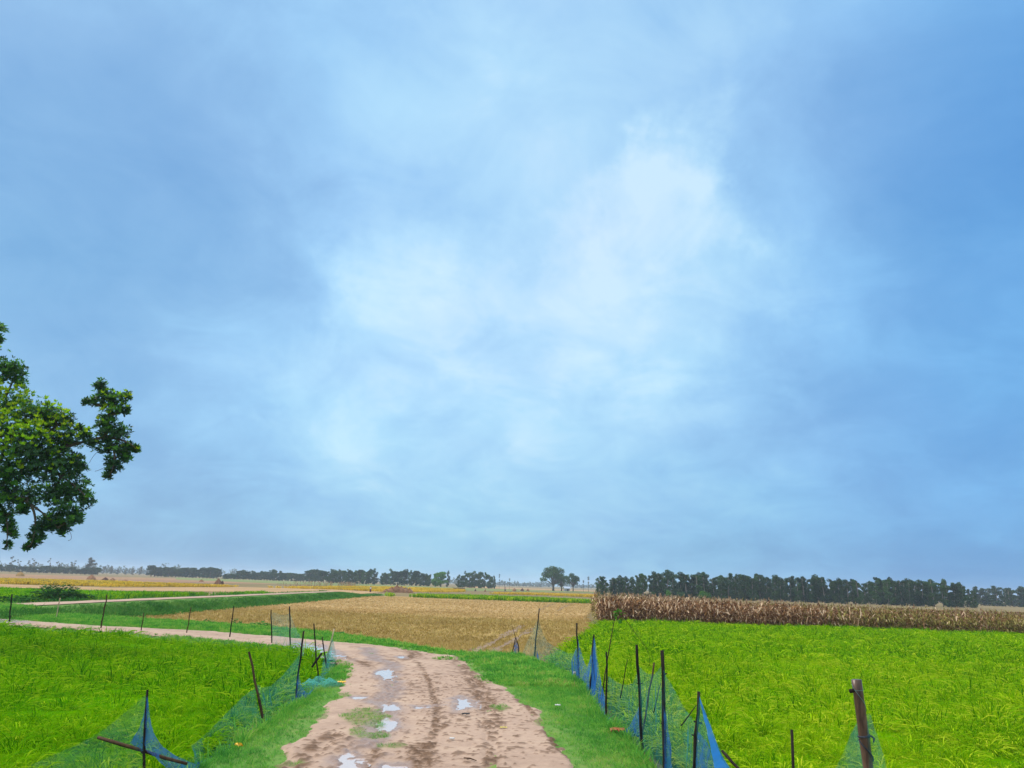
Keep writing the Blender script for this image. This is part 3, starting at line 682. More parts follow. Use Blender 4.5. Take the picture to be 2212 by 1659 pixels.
# far dry maize patch, left of centre
a = [tuple(P(x, y, 0)[:2]) for x, y in ((583, 1268), (640, 1267), (715, 1265.5), (765, 1266))]; b2 = [(p[0], p[1] + 22) for p in a]
X, Y = jitter_grid(a + b2[::-1], 1.1); n = len(X)
taper = 1.0 - .45 * sstep(P(640, 1267, 0)[0], P(770, 1266, 0)[0], X)
scatter('maize_patch', mz[:4], np.stack([X, Y, X * 0], 1), .8 * taper * rng.uniform(.8, 1.15, n), np.stack([rng.normal(0, .1, n), rng.normal(0, .1, n), rng.uniform(0, 6.28, n)], 1), rng.integers(0, 4, n), ['cornleaf', 'corngreen'],
        canopy(a + b2[::-1], 1.0, 1.5, 0, .5, .3), 'distant patch of dry pinkish brown maize left of the person', 'maize')

# ------------------------------------------------------------------ trees
def leaf_quads(b, c, r, n, size, mi=0, shell=.55, flat=1.0):
    n = int(n); v = rng.normal(size=(n, 3)); v /= np.linalg.norm(v, axis=1)[:, None]
    rr = np.where(rng.random(n) < .8, (shell + (1 - shell) * rng.random(n)) ** .6, rng.random(n))
    p = np.asarray(c) + v * np.asarray(r) * (rr * (1 + .22 * (rng.random(n) - .5)))[:, None]
    nrm = v * .7 + np.stack([rng.uniform(-1, 1, n), rng.uniform(-1, 1, n), rng.uniform(-.4, 1, n)], 1); nrm /= np.linalg.norm(nrm, axis=1)[:, None]
    a = np.cross(nrm, np.stack([rng.random(n), rng.random(n), np.full(n, .3)], 1)); a /= np.linalg.norm(a, axis=1)[:, None] + 1e-9; d = np.cross(nrm, a)
    sz = (size * rng.uniform(.55, 1.3, n))[:, None]; t = sz * rng.uniform(.35, .8, (n, 1))
    q = np.stack([p - a * sz, p - d * t * .8 + a * sz * .1, p + a * sz, p + d * t], 1).reshape(-1, 3)
    b.add(q, [(4 * k, 4 * k + 1, 4 * k + 2, 4 * k + 3) for k in range(n)], mi)

def tree_parts(kind):
    """returns trunk MB, crown MB for a tree 10 m tall"""
    t, c = MB(), MB(); H = 10.0
    if kind in ('eucalypt', 'thin'):
        bend = random.uniform(-.8, .8); bl = []
        tr = [np.array([0, 0, -.2]), np.array([bend * .2, 0, 3]), np.array([bend * .6, bend * .2, 6]), np.array([bend, bend * .3, 9.2])]
        t.tube(tr, [.17, .14, .10, .04], 6)
        nb = 15 if kind == 'eucalypt' else 7
        for i in range(nb):
            z0 = .9 if kind == 'eucalypt' else 2.6
            z = z0 + (9.6 - z0) * (i + random.random() * .6) / nb; k = (z - z0) / (10 - z0); sp = (1.75 if kind == 'eucalypt' else 1.9) * (1 - .55 * abs(k - .45))
            a = random.uniform(0, 6.28); ctr = np.array([bend * z / 10 + sp * math.cos(a) * random.uniform(.2, 1), sp * math.sin(a) * random.uniform(.2, 1), z])
            r = random.uniform(.75, 1.25) * (1 - .30 * k) * (1 if kind == 'eucalypt' else .62); bl.append((ctr, r))
            t.tube([np.array([bend * (z - 1) / 10, 0, z - 1.2]), ctr], [.06, .02], 4, cap=False)
        for ctr, r in bl: leaf_quads(c, ctr, (r, r, r * .85), int(125 * r * r + 30), .26)
    elif kind == 'bushy':                                   # dense to the ground
        t.tube([np.array([0, 0, -.2]), np.array([.1, 0, 4]), np.array([0, 0, 8])], [.28, .2, .06], 6)
        for i in range(16):
            z = random.uniform(1.2, 8.8); sp = 2.6 * math.sqrt(max(.05, 1 - ((z - 4.2) / 5.6) ** 2)); a = random.uniform(0, 6.28)
            ctr = np.array([sp * math.cos(a) * random.uniform(.3, 1), sp * math.sin(a) * random.uniform(.3, 1), z]); r = random.uniform(1.0, 1.6)
            t.tube([np.array([0, 0, max(.6, z - 1.5)]), ctr], [.08, .02], 4, cap=False); leaf_quads(c, ctr, (r, r, r * .8), int(85 * r * r + 25), .36)
    elif kind == 'spreading':                               # big shade tree, trunk clear
        t.tube([np.array([0, 0, -.2]), np.array([.05, 0, 1.2]), np.array([0, .05, 2.4])], [.42, .32, .28], 9)
        for i in range(24):
            th = random.uniform(0, 6.28); ph = random.uniform(-.15, 1.4); q = np.array([math.cos(th) * math.cos(ph) * 3.7, math.sin(th) * math.cos(ph) * 3.7, 4.9 + 4.0 * math.sin(ph)])
            q *= 1; r = random.uniform(.95, 1.5)
            t.tube([np.array([0, 0, 2.2]), np.array([q[0] * .45, q[1] * .45, 2.2 + (q[2] - 2.2) * .6]), q], [.16, .10, .03], 5, cap=False); leaf_quads(c, q, (r, r, r * .8), int(70 * r * r + 20), .26)
        for i in range(8):
            th = random.uniform(0, 6.28); q = np.array([math.cos(th) * 1.8, math.sin(th) * 1.8, random.uniform(4.6, 7.5)]); leaf_quads(c, q, (1.5, 1.5, 1.3), 120, .28)
    elif kind == 'palmy':                                   # thin stem, small separate heads
        t.tube([np.array([0, 0, -.2]), np.array([.15, 0, 4]), np.array([.1, 0, 9.2])], [.12, .10, .06], 6)
        for ctr, r in (((.1, 0, 9), .85), ((-.15, .1, 7.9), .7), ((.3, 0, 5.6), .75), ((-.1, .2, 4.3), .55)):
            leaf_quads(c, ctr, (r, r, r * .9), int(90 * r), .25)
    return t, c

def copy_tree(o):
    c = o.copy(); col.objects.link(c)
    for ch in o.children:
        d = ch.copy(); col.objects.link(d); d.parent = c
    return c
protos = {}
def place_tree(kind, v, crownmat, loc, h, w, label, group=None, bark='bark', name='tree'):
    key = (kind, v, crownmat, bark)
    if key not in protos:
        t, c = tree_parts(kind); r = empty(name, (0, 0, 0))
        t.build('trunk', bark, r, True); c.build('crown', crownmat, r); protos[key] = r; o = r
    else:
        o = copy_tree(protos[key]); o.name = name
        for k in ('label', 'category', 'group'):
            if k in o: del o[k]
    o.location = tuple(map(float, loc)); o.rotation_euler = (0, 0, random.uniform(0, 6.28)); o.scale = (w / 10, w / 10, h / 10)
    return tag(o, label, 'tree', group)
def at_depth(px, d):
    """ground place seen at column px, at distance d"""
    y0, y1 = hor(px), hor(px) + 300
    g = P(px, hor(px) + 3.2 * F / d, 0); g[2] = -.05; return g
def top_h(px, ytop, d): return (3.2 + (hor(px) - ytop) * d / F) * .95
prof = [(1287, 1243), (1300, 1240), (1330, 1243), (1360, 1241), (1400, 1231), (1450, 1228), (1500, 1233), (1560, 1237), (1600, 1235), (1650, 1239), (1700, 1243), (1740, 1241),
        (1765, 1240), (1800, 1248), (1830, 1245), (1870, 1251), (1900, 1246), (1960, 1247), (2010, 1250), (2060, 1251), (2080, 1253), (2105, 1268)]
def lerp(tab, x): return float(np.interp(x, [a for a, b in tab], [b for a, b in tab]))
x = 1292.0; i = 0
while x < 2108:
    for row, d in enumerate((282, 292, 303)):
        if row and random.random() < .12: continue
        xx = x + row * 6 + random.uniform(-4, 4)
        if xx > 2108: continue
        h = top_h(xx, lerp(prof, xx) + random.choice((-4, -1, 0, 1, 2, 4, 6)) + random.uniform(-2, 2), d)
        place_tree('eucalypt', i % 9, 'foliage' if random.random() < .72 else 'foliage_mid', at_depth(xx, d + random.uniform(-3, 3)), h, h * random.uniform(.95, 1.4),
                   'tall slender dark green tree in the dense row behind the dry maize', 'plantation trees behind the maize', 'bark_pale', 'plantation_tree')
        i += 1
    x += random.uniform(13, 20)
for xx in np.arange(2110, 2290, 9):
    d = 400 + random.uniform(-10, 10); h = top_h(xx, 1264 + random.uniform(-3, 5), d)
    place_tree('eucalypt', i % 9, 'foliage', at_depth(xx, d), h, h * 1.45, 'lower dark tree in the row at the far right end', 'low trees at the right edge', 'bark_pale', 'plantation_tree'); i += 1
for xx, yb, ht, w, lab in ((1521, 1286, 19, 27, 'round bright green bush, largest below the tree row'), (1444, 1285, 14, 16, 'small round green bush below the tree row, left of the largest'), (1470, 1285, 12, 18, 'pair-wide low green bush between the two round bushes'),
                       (1412, 1284, 10, 12, 'lowest grey green bush below the left part of the tree row')):
    d = 262; g = at_depth(xx, d); h = ht * mpp(d) + .8; b = MB(); w2 = w * mpp(d) / 2
    for _ in range(9):
        q = np.array([random.uniform(-.6, .6) * w2, random.uniform(-.6, .6) * w2, h * random.uniform(.35, .72)]); leaf_quads(b, q, (w2 * .5, w2 * .5, h * .32), 110, .20)
    o = empty('bush', g); st = MB()
    for _ in range(5): st.tube([np.zeros(3), np.array([random.uniform(-.4, .4) * w2, random.uniform(-.4, .4) * w2, h * .6])], [.05, .02], 4)
    b.build('crown', 'foliage_bright' if w > 20 or w == 16 else 'foliage_mid', o); st.build('stem', 'bark', o); tag(o, lab, 'bush')

# trees round the hut, the lone large tree
D5 = 470
def single(kind, v, m, px, ytop, wpx, d, label, group=None, bark='bark', name='tree'):
    h = top_h(px, ytop, d); return place_tree(kind, v, m, at_depth(px, d), h, wpx * mpp(d) / .80 if kind == 'spreading' else wpx * mpp(d) * 2.3, label, group, bark, name)
single('spreading', 0, 'foliage_mid', 1195, 1217, 56, D5, 'largest spreading tree with a rounded crown, alone near the middle', name='shade_tree')
single('spreading', 1, 'foliage_mid', 1213, 1234, 34, D5 + 6, 'medium green tree tucked against the right of the largest tree', name='shade_tree')
single('spreading', 2, 'foliage_mid', 1238, 1233, 28, D5 - 6, 'lower green tree right of the hut, third of the lone cluster', name='shade_tree')
single('palmy', 0, 'foliage_sparse', 1271, 1241, 12, 480, 'thin lone tree with ragged dark tufts between the cluster and the tree row', name='thin_tree')
single('palmy', 1, 'foliage_sparse', 1260, 1250, 11, 480, 'short thin tree with one small tuft left of the ragged one', name='thin_tree')
ctr = [(988, 1238, 12), (998, 1240, 15), (1004, 1229, 13), (1014, 1231, 17), (1026, 1230, 18), (1036, 1231, 17), (1046, 1232, 17), (1056, 1236, 16)]
for k, (a, b, w) in enumerate(ctr): single('bushy' if k % 2 else 'eucalypt', k % 4, 'foliage_mid', a, b, w, 500, 'leafy green tree in the compact clump left of the large tree', 'central clump of trees')
single('eucalypt', 5, 'foliage', 1068, 1240, 10, 490, 'narrow dark tree standing at the right end of the central clump', name='narrow_tree')
single('palmy', 2, 'foliage_sparse', 1078, 1236, 8, 480, 'tallest lone stem with small round tufts right of the central clump', name='thin_tree')
single('palmy', 3, 'foliage_sparse', 1090, 1253, 8, 480, 'short stem with a dark tuft right of the tallest lone stem', name='thin_tree')
single('palmy', 4, 'foliage_sparse', 1100, 1246, 9, 480, 'rightmost short tufted stem before the bare fields', name='thin_tree')
single('bushy', 1, 'foliage_bright', 952, 1231, 22, 480, 'brightest green leafy tree, left of the gap by the central clump', name='bright_tree')
single('bushy', 2, 'foliage_bright', 940, 1233, 16, 485, 'bright green tree touching the brightest one on its left', name='bright_tree')
single('eucalypt', 2, 'foliage', 967, 1228, 10, 488, 'dark pointed tree at the right end of the bright green pair', name='narrow_tree')
mid = [(705, 1229), (730, 1230), (752, 1229), (770, 1227), (785, 1232), (800, 1225), (806, 1226), (818, 1238), (830, 1234), (846, 1229), (862, 1225), (880, 1231), (900, 1229), (915, 1232), (925, 1234)]
for k, xx in enumerate(np.arange(700, 930, 6.5) + rng.uniform(-2.5, 2.5, 36)):
    if 811 < xx < 822: continue
    place_tree('eucalypt' if k % 3 else 'bushy', k % 6, ('foliage', 'foliage_mid', 'foliage')[k % 3], at_depth(xx, 510 + random.uniform(-15, 15)), top_h(xx, lerp(mid, xx) - 2 + random.uniform(-3, 7), 510), random.uniform(9.5, 13),
               'dark tree in the long row behind the walking person', 'middle row of trees', 'bark', 'row_tree')
lef = [(490, 1240), (510, 1235), (540, 1230), (560, 1232), (580, 1230), (600, 1232), (615, 1234), (630, 1237), (645, 1240), (660, 1233), (680, 1229), (700, 1229)]
for k, xx in enumerate(np.arange(486, 700, 6.5)):
    place_tree('bushy' if k % 3 else 'eucalypt', k % 6, 'foliage', at_depth(xx, 600 + random.uniform(-15, 15)), top_h(xx, lerp(lef, xx) - 2 + random.uniform(-3, 6), 600), random.uniform(11, 14.5),
               'dark tree in the uneven row above the distant maize patch', 'uneven row of trees', 'bark', 'row_tree')
for k, xx in enumerate(np.arange(326, 470, 7.5)):
    place_tree('bushy', k % 6, 'foliage', at_depth(xx, 620 + random.uniform(-15, 15)), top_h(xx, 1219.5 + .03 * (xx - 326) + random.uniform(-2, 3), 620), random.uniform(13, 17),
               'dense dark tree in the even topped grove on the left', 'left grove of dense trees', 'bark', 'grove_tree')
for k, xx in enumerate(np.arange(-60, 216, 9.0)):
    place_tree('bushy', k % 6, 'foliage', at_depth(xx, 600 + random.uniform(-15, 15)), top_h(xx, 1217.5 + .035 * xx + random.uniform(-2, 3), 600), random.uniform(10, 14),
               'low dark leafy tree in the hedge-like row far on the left', 'low trees far on the left', 'bark', 'hedge_tree')
for k, (xx, yt, w, lab) in enumerate(((22, 1195, 14, 'tallest thin grey tree at the far left edge'), (36, 1203, 13, 'thin grey tree just right of the tallest one at the far left'), (61, 1206, 12, 'grey tree at the left of the rounded pair above the low trees'),
                                  (72, 1201, 15, 'fuller grey tree at the right of the rounded pair above the low trees'), (104, 1201, 10, 'thin grey tree leaning with bare limbs above the low trees'), (121, 1208, 12, 'short grey tree beside the leaning bare one'),
                                  (157, 1205, 17, 'wide thin crowned grey tree left of the dark tower-like one'), (194, 1200, 20, 'tower-like grey green tree at the right end of the low trees'))):
    d = 640; place_tree('thin' if k != 7 else 'eucalypt', k % 5, 'foliage_sparse', at_depth(xx, d), top_h(xx, yt, d), w * mpp(d) * 2.9, lab, None, 'bark_pale', 'grey_tree')
for k, xx in enumerate(np.arange(222, 322, 8)):
    d = 850; place_tree('thin' if k % 2 else 'eucalypt', k % 5, 'foliage_sparse', at_depth(xx, d), top_h(xx, 1222 + random.uniform(-3, 9), d), random.uniform(10, 13), 'hazy grey tree in the far gap left of the dense grove', 'hazy trees in the far gap', 'bark_pale', 'grey_tree')

# far woods all along the horizon, one hazy mass
b = MB()
for a in np.arange(-46, 46, .30):
    d = random.uniform(1500, 1900); th = R(a); c = np.array([math.sin(th) * d, math.cos(th) * d, 0]); h = random.uniform(7, 15) * (.7 + .6 * float(vnoise(np.array(a * .7), np.array(0.), 3)))
    for _ in range(3):
        q = c + np.array([random.uniform(-9, 9), random.uniform(-9, 9), h * random.uniform(.2, .7)]); leaf_quads(b, q, (6.5, 6.5, h * .45), 22, 2.4)
tag(b.build('far_woods', 'farwood'), 'hazy blue woods along the horizon', 'woods', kind='stuff')

# hut
g = at_depth(1224, D5 - 14); hut = empty('field_hut', g, .2)
w = MB()
def box(b, c, s, mi=0):
    c = np.array(c, float); s = np.array(s, float) / 2
    vs = [c + s * np.array(k) for k in ((-1, -1, -1), (1, -1, -1), (1, 1, -1), (-1, 1, -1), (-1, -1, 1), (1, -1, 1), (1, 1, 1), (-1, 1, 1))]
    b.add(vs, [(0, 3, 2, 1), (4, 5, 6, 7), (0, 1, 5, 4), (1, 2, 6, 5), (2, 3, 7, 6), (3, 0, 4, 7)], mi)
box(w, (0, 0, .9), (3.4, 2.6, 1.8))
M['mudwall'] = plain('mud_wall', (.30, .27, .25)); M['tin'] = plain('tin_roof', (.30, .36, .46), .5, .4)
w.build('wall', 'mudwall', hut)
rf_ = MB(); rf_.add([(-2.1, -1.7, 1.75), (2.1, -1.7, 1.75), (2.1, 0, 2.95), (-2.1, 0, 2.95), (2.1, 1.7, 1.75), (-2.1, 1.7, 1.75), (-2.1, -1.7, 1.85), (2.1, -1.7, 1.85), (2.1, 0, 3.05), (-2.1, 0, 3.05), (2.1, 1.7, 1.85), (-2.1, 1.7, 1.85)],
       [(0, 1, 2, 3), (3, 2, 4, 5), (9, 8, 7, 6), (11, 10, 8, 9), (0, 6, 7, 1), (4, 10, 11, 5), (1, 7, 8, 2), (2, 8, 10, 4), (0, 3, 9, 6), (3, 5, 11, 9)])
rf_.build('roof', 'tin', hut); dr = MB(); box(dr, (.4, -1.33, .8), (.8, .06, 1.5)); dr.build('door', 'stake', hut)
tag(hut, 'small hut with grey blue roof under the large lone tree', 'hut')

# ------------------------------------------------------------------ straw stacks
def stack(px, yb, wpx, hpx, m, label, group=None, name='haystack', long=False):
    g = P(px, yb, 0); d = g[1]; w = wpx * mpp(d) / 2; h = hpx * mpp(d); b = MB()
    nu, nvv = 18, 8; vs = []
    for j in range(nvv + 1):
        t = j / nvv
        for k in range(nu):
            th = 2 * math.pi * k / nu; rr = w * (1 - t ** 2.2) * (1 + .12 * (random.random() - .5)); vs.append((rr * math.cos(th), rr * .8 * math.sin(th), h * t * .94 - .05))
    b.add(vs, [(j * nu + k, j * nu + (k + 1) % nu, (j + 1) * nu + (k + 1) % nu, (j + 1) * nu + k) for j in range(nvv) for k in range(nu)])
    for _ in range(420):     # loose straw
        t = random.random() ** .8; th = random.uniform(0, 6.28); rr = w * (1 - t ** 2.2) * 1.02; p = np.array([rr * math.cos(th), rr * .8 * math.sin(th), h * t * .95])
        dd = np.array([math.cos(th) * .5, math.sin(th) * .5, -.8]) + np.array([random.uniform(-.5, .5) for _ in range(3)]); L = h * random.uniform(.08, .2)
        b.ribbon([p - dd * L * .4 + np.array([0, 0, .03 * h]), p + dd * L], [.012 * h + .01, .006 * h], np.array([-math.sin(th), math.cos(th), 0.1]))
    o = mesh_obj(name, np.array(b.v), b.f, m, smooth=False); o.location = (g[0], g[1], 0)
    return tag(o, label, 'haystack', group)
stack(43, 1245, 17, 10, 'heap_gold', 'golden peaked haystack farthest left, beyond the golden strip')
stack(197, 1252, 18, 10, 'heap', 'pinkish domed haystack beyond the golden strip, largest on the left')
stack(227, 1254.5, 15, 7, 'heap_dark', 'low brown haystack dark underneath, right of the pinkish dome')
stack(243, 1255, 13, 6, 'heap', 'small pinkish haystack touching the low brown one')
stack(270, 1256, 15, 4, 'heap', 'very flat straw pile at the edge of the golden strip')
stack(435, 1257, 10, 5, 'heap', 'small faint straw pile left of the pale stack near the grove')
stack(471, 1262, 15, 12, 'heap', 'tall pale haystack in front of the dense grove')
stack(480, 1262.5, 6, 8, 'heap_dark', 'narrow dark bundle standing against the tall pale haystack')
stack(1111, 1277, 9, 6, 'heap', 'reddish straw stack, left of three under the large tree')
stack(1128, 1277, 8, 6, 'heap_dark', 'darkest straw stack, middle of three under the large tree')
stack(1140, 1277, 7, 5, 'heap', 'smallest straw stack, right of three under the large tree')
stack(1027, 1277, 3.5, 5, 'heap_dark', 'slim upright stook below the left of the central clump')
stack(1048, 1278, 3.5, 5, 'heap', 'reddish upright stook below the right of the central clump')
# long ragged straw heap: several lobes in one pile
b = MB(); g = P(860, 1280, 0); s = mpp(g[1])
for (cx, w, h) in ((-24, 9, 6), (-14, 11, 10), (-3, 12, 15), (6, 10, 13), (15, 9, 10), (24, 8, 9)):
    for _ in range(260):
        t = random.random(); th = random.uniform(0, 6.28); rr = w * s * (1 - t ** 2.5) * random.uniform(.8, 1.05); p = np.array([cx * s + rr * math.cos(th), rr * .6 * math.sin(th), h * s * t])
        dd = np.array([random.uniform(-.6, .6), random.uniform(-.6, .6), random.uniform(-1, .3)]); L = random.uniform(.2, .5)
        b.ribbon([p - dd * L * .5, p, p + dd * L * .5], [.04, .07, .03], np.array([math.cos(th + 1.5), math.sin(th + 1.5), .2]))
    nu = 14; vs = []
    for j in range(7):
        t = j / 6
        for k in range(nu):
            th = 2 * math.pi * k / nu; rr = w * s * .98 * (1 - t ** 2.5) * (1 + .15 * (random.random() - .5)); vs.append((cx * s + rr * math.cos(th), rr * .6 * math.sin(th), h * s * t * .95 - .03))
    b.add(vs, [(j * nu + k, j * nu + (k + 1) % nu, (j + 1) * nu + (k + 1) % nu, (j + 1) * nu + k) for j in range(6) for k in range(nu)])
o = mesh_obj('straw_heap', np.array(b.v), b.f, 'heap'); o.location = (g[0], g[1], 0); tag(o, 'long ragged heap of reddish straw beside the golden rice near the middle', 'straw heap')
b = MB(); g = P(970, 1274.5, 0); s = mpp(g[1])
for _ in range(500):
    x = random.uniform(-30, 32); h = (2.5 if x < 8 else 4.5) * random.random(); p = np.array([x * s, random.uniform(-.8, .8), h * s]); dd = np.array([random.uniform(-1, 1), random.uniform(-.6, .6), random.uniform(-.3, .3)])
    b.ribbon([p - dd * .5, p + dd * .5], [.10, .08], np.array([0, .3, 1.0]))
o = mesh_obj('stalk_pile', np.array(b.v), b.f, 'heap_dark'); o.location = (g[0], g[1], 0); tag(o, 'long low pile of dark purple brown stalks beyond the straw heap', 'stalk pile')

# ------------------------------------------------------------------ people (tiny, far off)
M['skin'] = plain('skin', (.16, .085, .055)); M['hair'] = plain('hair', (.012, .01, .01)); M['shirt'] = plain('pale_shirt', (.62, .58, .52)); M['wrap'] = plain('dark_red_wrap', (.09, .018, .022)); M['pink'] = plain('pink_shirt', (.55, .30, .28)); M['blackcloth'] = plain('dark_cloth', (.03, .035, .04))
def person(px, yb, hpx, top, low, label, stride=.12):
    g = P(px, yb, 0); H = hpx * mpp(g[1]); k = H / 1.65; root = empty('person', g, random.uniform(-.4, .4))
    J = {'pelvis': (0, 0, .92), 'chest': (0, -.02, 1.22), 'neck': (0, -.02, 1.42), 'head': (0, -.05, 1.54), 'crown': (0, -.04, 1.63), 'lh': (.1, 0, .88), 'lk': (.11, -stride, .48), 'la': (.11, -stride * .6, .08), 'lf': (.11, -stride - .16, .03),
         'rh': (-.1, 0, .88), 'rk': (-.11, stride * .2, .48), 'ra': (-.11, stride, .08), 'rf': (-.11, stride - .18, .03), 'ls': (.19, 0, 1.36), 'le': (.25, .05, 1.08), 'lw': (.24, -.1, .86), 'lhd': (.24, -.15, .78), 'rs': (-.19, 0, 1.36), 're': (-.25, .03, 1.08), 'rw': (-.24, -.05, .86), 'rhd': (-.24, -.08, .78)}
    Rr = {'pelvis': .14, 'chest': .15, 'neck': .055, 'head': .095, 'crown': .07, 'lh': .095, 'rh': .095, 'lk': .06, 'rk': .06, 'la': .04, 'ra': .04, 'lf': .035, 'rf': .035, 'ls': .06, 'rs': .06, 'le': .043, 're': .043, 'lw': .03, 'rw': .03, 'lhd': .03, 'rhd': .03}
    E = [('pelvis', 'chest'), ('chest', 'neck'), ('neck', 'head'), ('head', 'crown'), ('pelvis', 'lh'), ('lh', 'lk'), ('lk', 'la'), ('la', 'lf'), ('pelvis', 'rh'), ('rh', 'rk'), ('rk', 'ra'), ('ra', 'rf'), ('chest', 'ls'), ('ls', 'le'), ('le', 'lw'), ('lw', 'lhd'), ('chest', 'rs'), ('rs', 're'), ('re', 'rw'), ('rw', 'rhd')]
    nm = list(J); me = bpy.data.meshes.new('body'); me.from_pydata([tuple(c * k for c in J[n]) for n in nm], [(nm.index(a), nm.index(b)) for a, b in E], []); me.materials.append(M['skin'])
    o = bpy.data.objects.new('body', me); col.objects.link(o); o.parent = root
    md = o.modifiers.new('Skin', 'SKIN'); sv = me.skin_vertices[0].data
    for q, n in enumerate(nm): sv[q].radius = (Rr[n] * k, Rr[n] * k); sv[q].use_root = n == 'pelvis'
    sb = o.modifiers.new('Subdivision', 'SUBSURF'); sb.levels = 1; sb.render_levels = 1
    def shell(name, rings, m):
        b = MB(); n = 14; vs = []
        for z, rx, ry, yo in rings:
            for j in range(n): th = 2 * math.pi * j / n; vs.append((rx * math.cos(th) * k, (ry * math.sin(th) + yo) * k, z * k))
        b.add(vs, [(i * n + j, i * n + (j + 1) % n, (i + 1) * n + (j + 1) % n, (i + 1) * n + j) for i in range(len(rings) - 1) for j in range(n)]); b.build(name, m, root, True)
    shell('shirt', [(.86, .20, .155, 0), (1.05, .185, .15, 0), (1.25, .215, .165, 0), (1.38, .22, .13, 0), (1.44, .09, .08, -.01)], top)
    shell('wrap', [(.18, .24, .22, 0), (.45, .235, .20, 0), (.75, .215, .175, 0), (.92, .19, .155, 0)], low)
    shell('hair', [(1.52, .105, .11, -.02), (1.60, .11, .115, -.02), (1.67, .08, .085, -.02), (1.69, .02, .02, -.02)], 'hair')
    tag(root, label, 'person'); return root
person(800, 1280, 12.5, 'shirt', 'wrap', 'person in a pale top and dark red wrap walking by the golden rice', .14)
person(1091, 1278, 9, 'pink', 'blackcloth', 'person in a pinkish top standing far off below the thin stems', .05)

# ------------------------------------------------------------------ stakes and nets
def wob_line(a, b, n, amp):
    a, b = np.asarray(a, float), np.asarray(b, float); L = np.linalg.norm(b - a)
    out = []
    for i in range(n):
        t = i / (n - 1); p = a + (b - a) * t
        if 0 < i < n - 1: p = p + np.array([random.uniform(-1, 1), random.uniform(-1, 1), 0]) * amp * L
        out.append(p)
    return out
def stake_mb(base, top, r, amp=.008, knots=2, sink=.25):
    b = MB(); base = np.asarray(base, float); top = np.asarray(top, float); lo = base + (base - top) / np.linalg.norm(top - base) * sink
    pts = wob_line(lo, top, 7, amp); b.tube(pts, [r * (1.12 - .25 * i / 6) * random.uniform(.93, 1.07) for i in range(7)], 8, wob=.12)
    for _ in range(knots):      # nodes and snapped twigs
        i = random.randint(2, 5); p = pts[i]; a = random.uniform(0, 6.28); q = p + np.array([math.cos(a), math.sin(a), .4]) * r * 2.2
        b.tube([p, q], [r * .5, r * .3], 5)
    return b
def ground_at(px, py, z): return P(px, py, z)
def stake_pts(bx, by, tx, ty, z=.5):
    g = P(bx, by, z); return g, PD(tx, ty, g[1])

def net_mesh(b, top, bot, nu, nvv, mi, fold=.03, seed=0):
    """hanging net between an upper and a lower line (lists of 3-D points), with soft folds"""
    def res(line, n):
        line = [np.asarray(p, float) for p in line]; d = [0]
        for p, q in zip(line[:-1], line[1:]): d.append(d[-1] + np.linalg.norm(q - p) + 1e-6)
        return [np.array([np.interp(t * d[-1], d, [p[c] for p in line]) for c in range(3)]) for t in np.linspace(0, 1, n)]
    A, B = res(top, nu), res(bot, nu); vs = []
    for i in range(nu):
        for j in range(nvv):
            t = j / (nvv - 1); p = A[i] * (1 - t) + B[i] * t; w = math.sin(math.pi * min(1, t * 1.3 + .05)) if t < .75 else .6
            ph = i * 1.7 + seed + j * .35
            p = p + np.array([0.5 * math.sin(ph), math.sin(ph * .7 + 1), .15 * math.sin(ph * 1.3)]) * fold * w
            vs.append(p)
    b.add(vs, [(i * nvv + j, i * nvv + j + 1, (i + 1) * nvv + j + 1, (i + 1) * nvv + j) for i in range(nu - 1) for j in range(nvv - 1)], mi)

def add_part(root, name, mb, m, label=None, smooth=True):
    mb.local(root.location); o = mb.build(name, m, root, smooth)
    if label: o['label'] = label
    return o

# right-hand fence: depth (distance) of each stake comes from its foot
ZF = .5
RS = {  # name: foot, top, radius, material, label
    's2': (1153, 1428, 1165, 1314, .022, 'stake', None), 's3': (1251, 1474, 1246, 1346, .026, 'stake', None), 's4': (1275, 1504, 1283, 1371, .026, 'stake', None),
    's5': (1310, 1556, 1310, 1408, .020, 'stake', None), 's7': (1387, 1620, 1375.5, 1393, .027, 'stake', None), 's8': (1388, 1583, 1413, 1431, .020, 'stake_brown', 'leaning brown stake crossing behind the net'),
    's10': (1437, 1692, 1430, 1405, .030, 'stake', None), 's12': (1495, 1745, 1509.5, 1494, .026, 'stake', None)}
root = empty('net_fence', P(1310, 1556, ZF)); tag(root, 'net fence of dark stakes and blue green netting along the right rice field', 'fence')
RP = {}
for k, (bx, by, tx, ty, r, m, lab) in RS.items():
    g, t = stake_pts(bx, by, tx, ty, ZF); RP[k] = (g, t); add_part(root, 'stake', stake_mb(g, t, r), m, lab)
# bent pair at the far end
g1, ap = stake_pts(1101.7, 1420, 1114, 1377, ZF - .1); g2 = P(1122, 1421, ZF - .1); d = g1[1]
b = MB(); b.tube([g1 - np.array([0, 0, .2]), ap], [.022, .016], 6); b.tube([ap, PD(1120, 1394, d), PD(1122, 1421, d) - np.array([0, 0, .2])], [.016, .02, .022], 6); b.tube([ap, PD(1105, 1347, d)], [.012, .006], 5)
add_part(root, 'stake', b, 'stake', 'bent stake folded into an upturned V with a twig on top')
b = MB(); net_mesh(b, [PD(1113, 1381, d), PD(1118, 1392, d)], [PD(1106, 1420, d + .05), PD(1122, 1420, d - .05)], 6, 8, 0, .02); add_part(root, 'net', b, 'net_blue', 'small blue net flap on the bent stake')
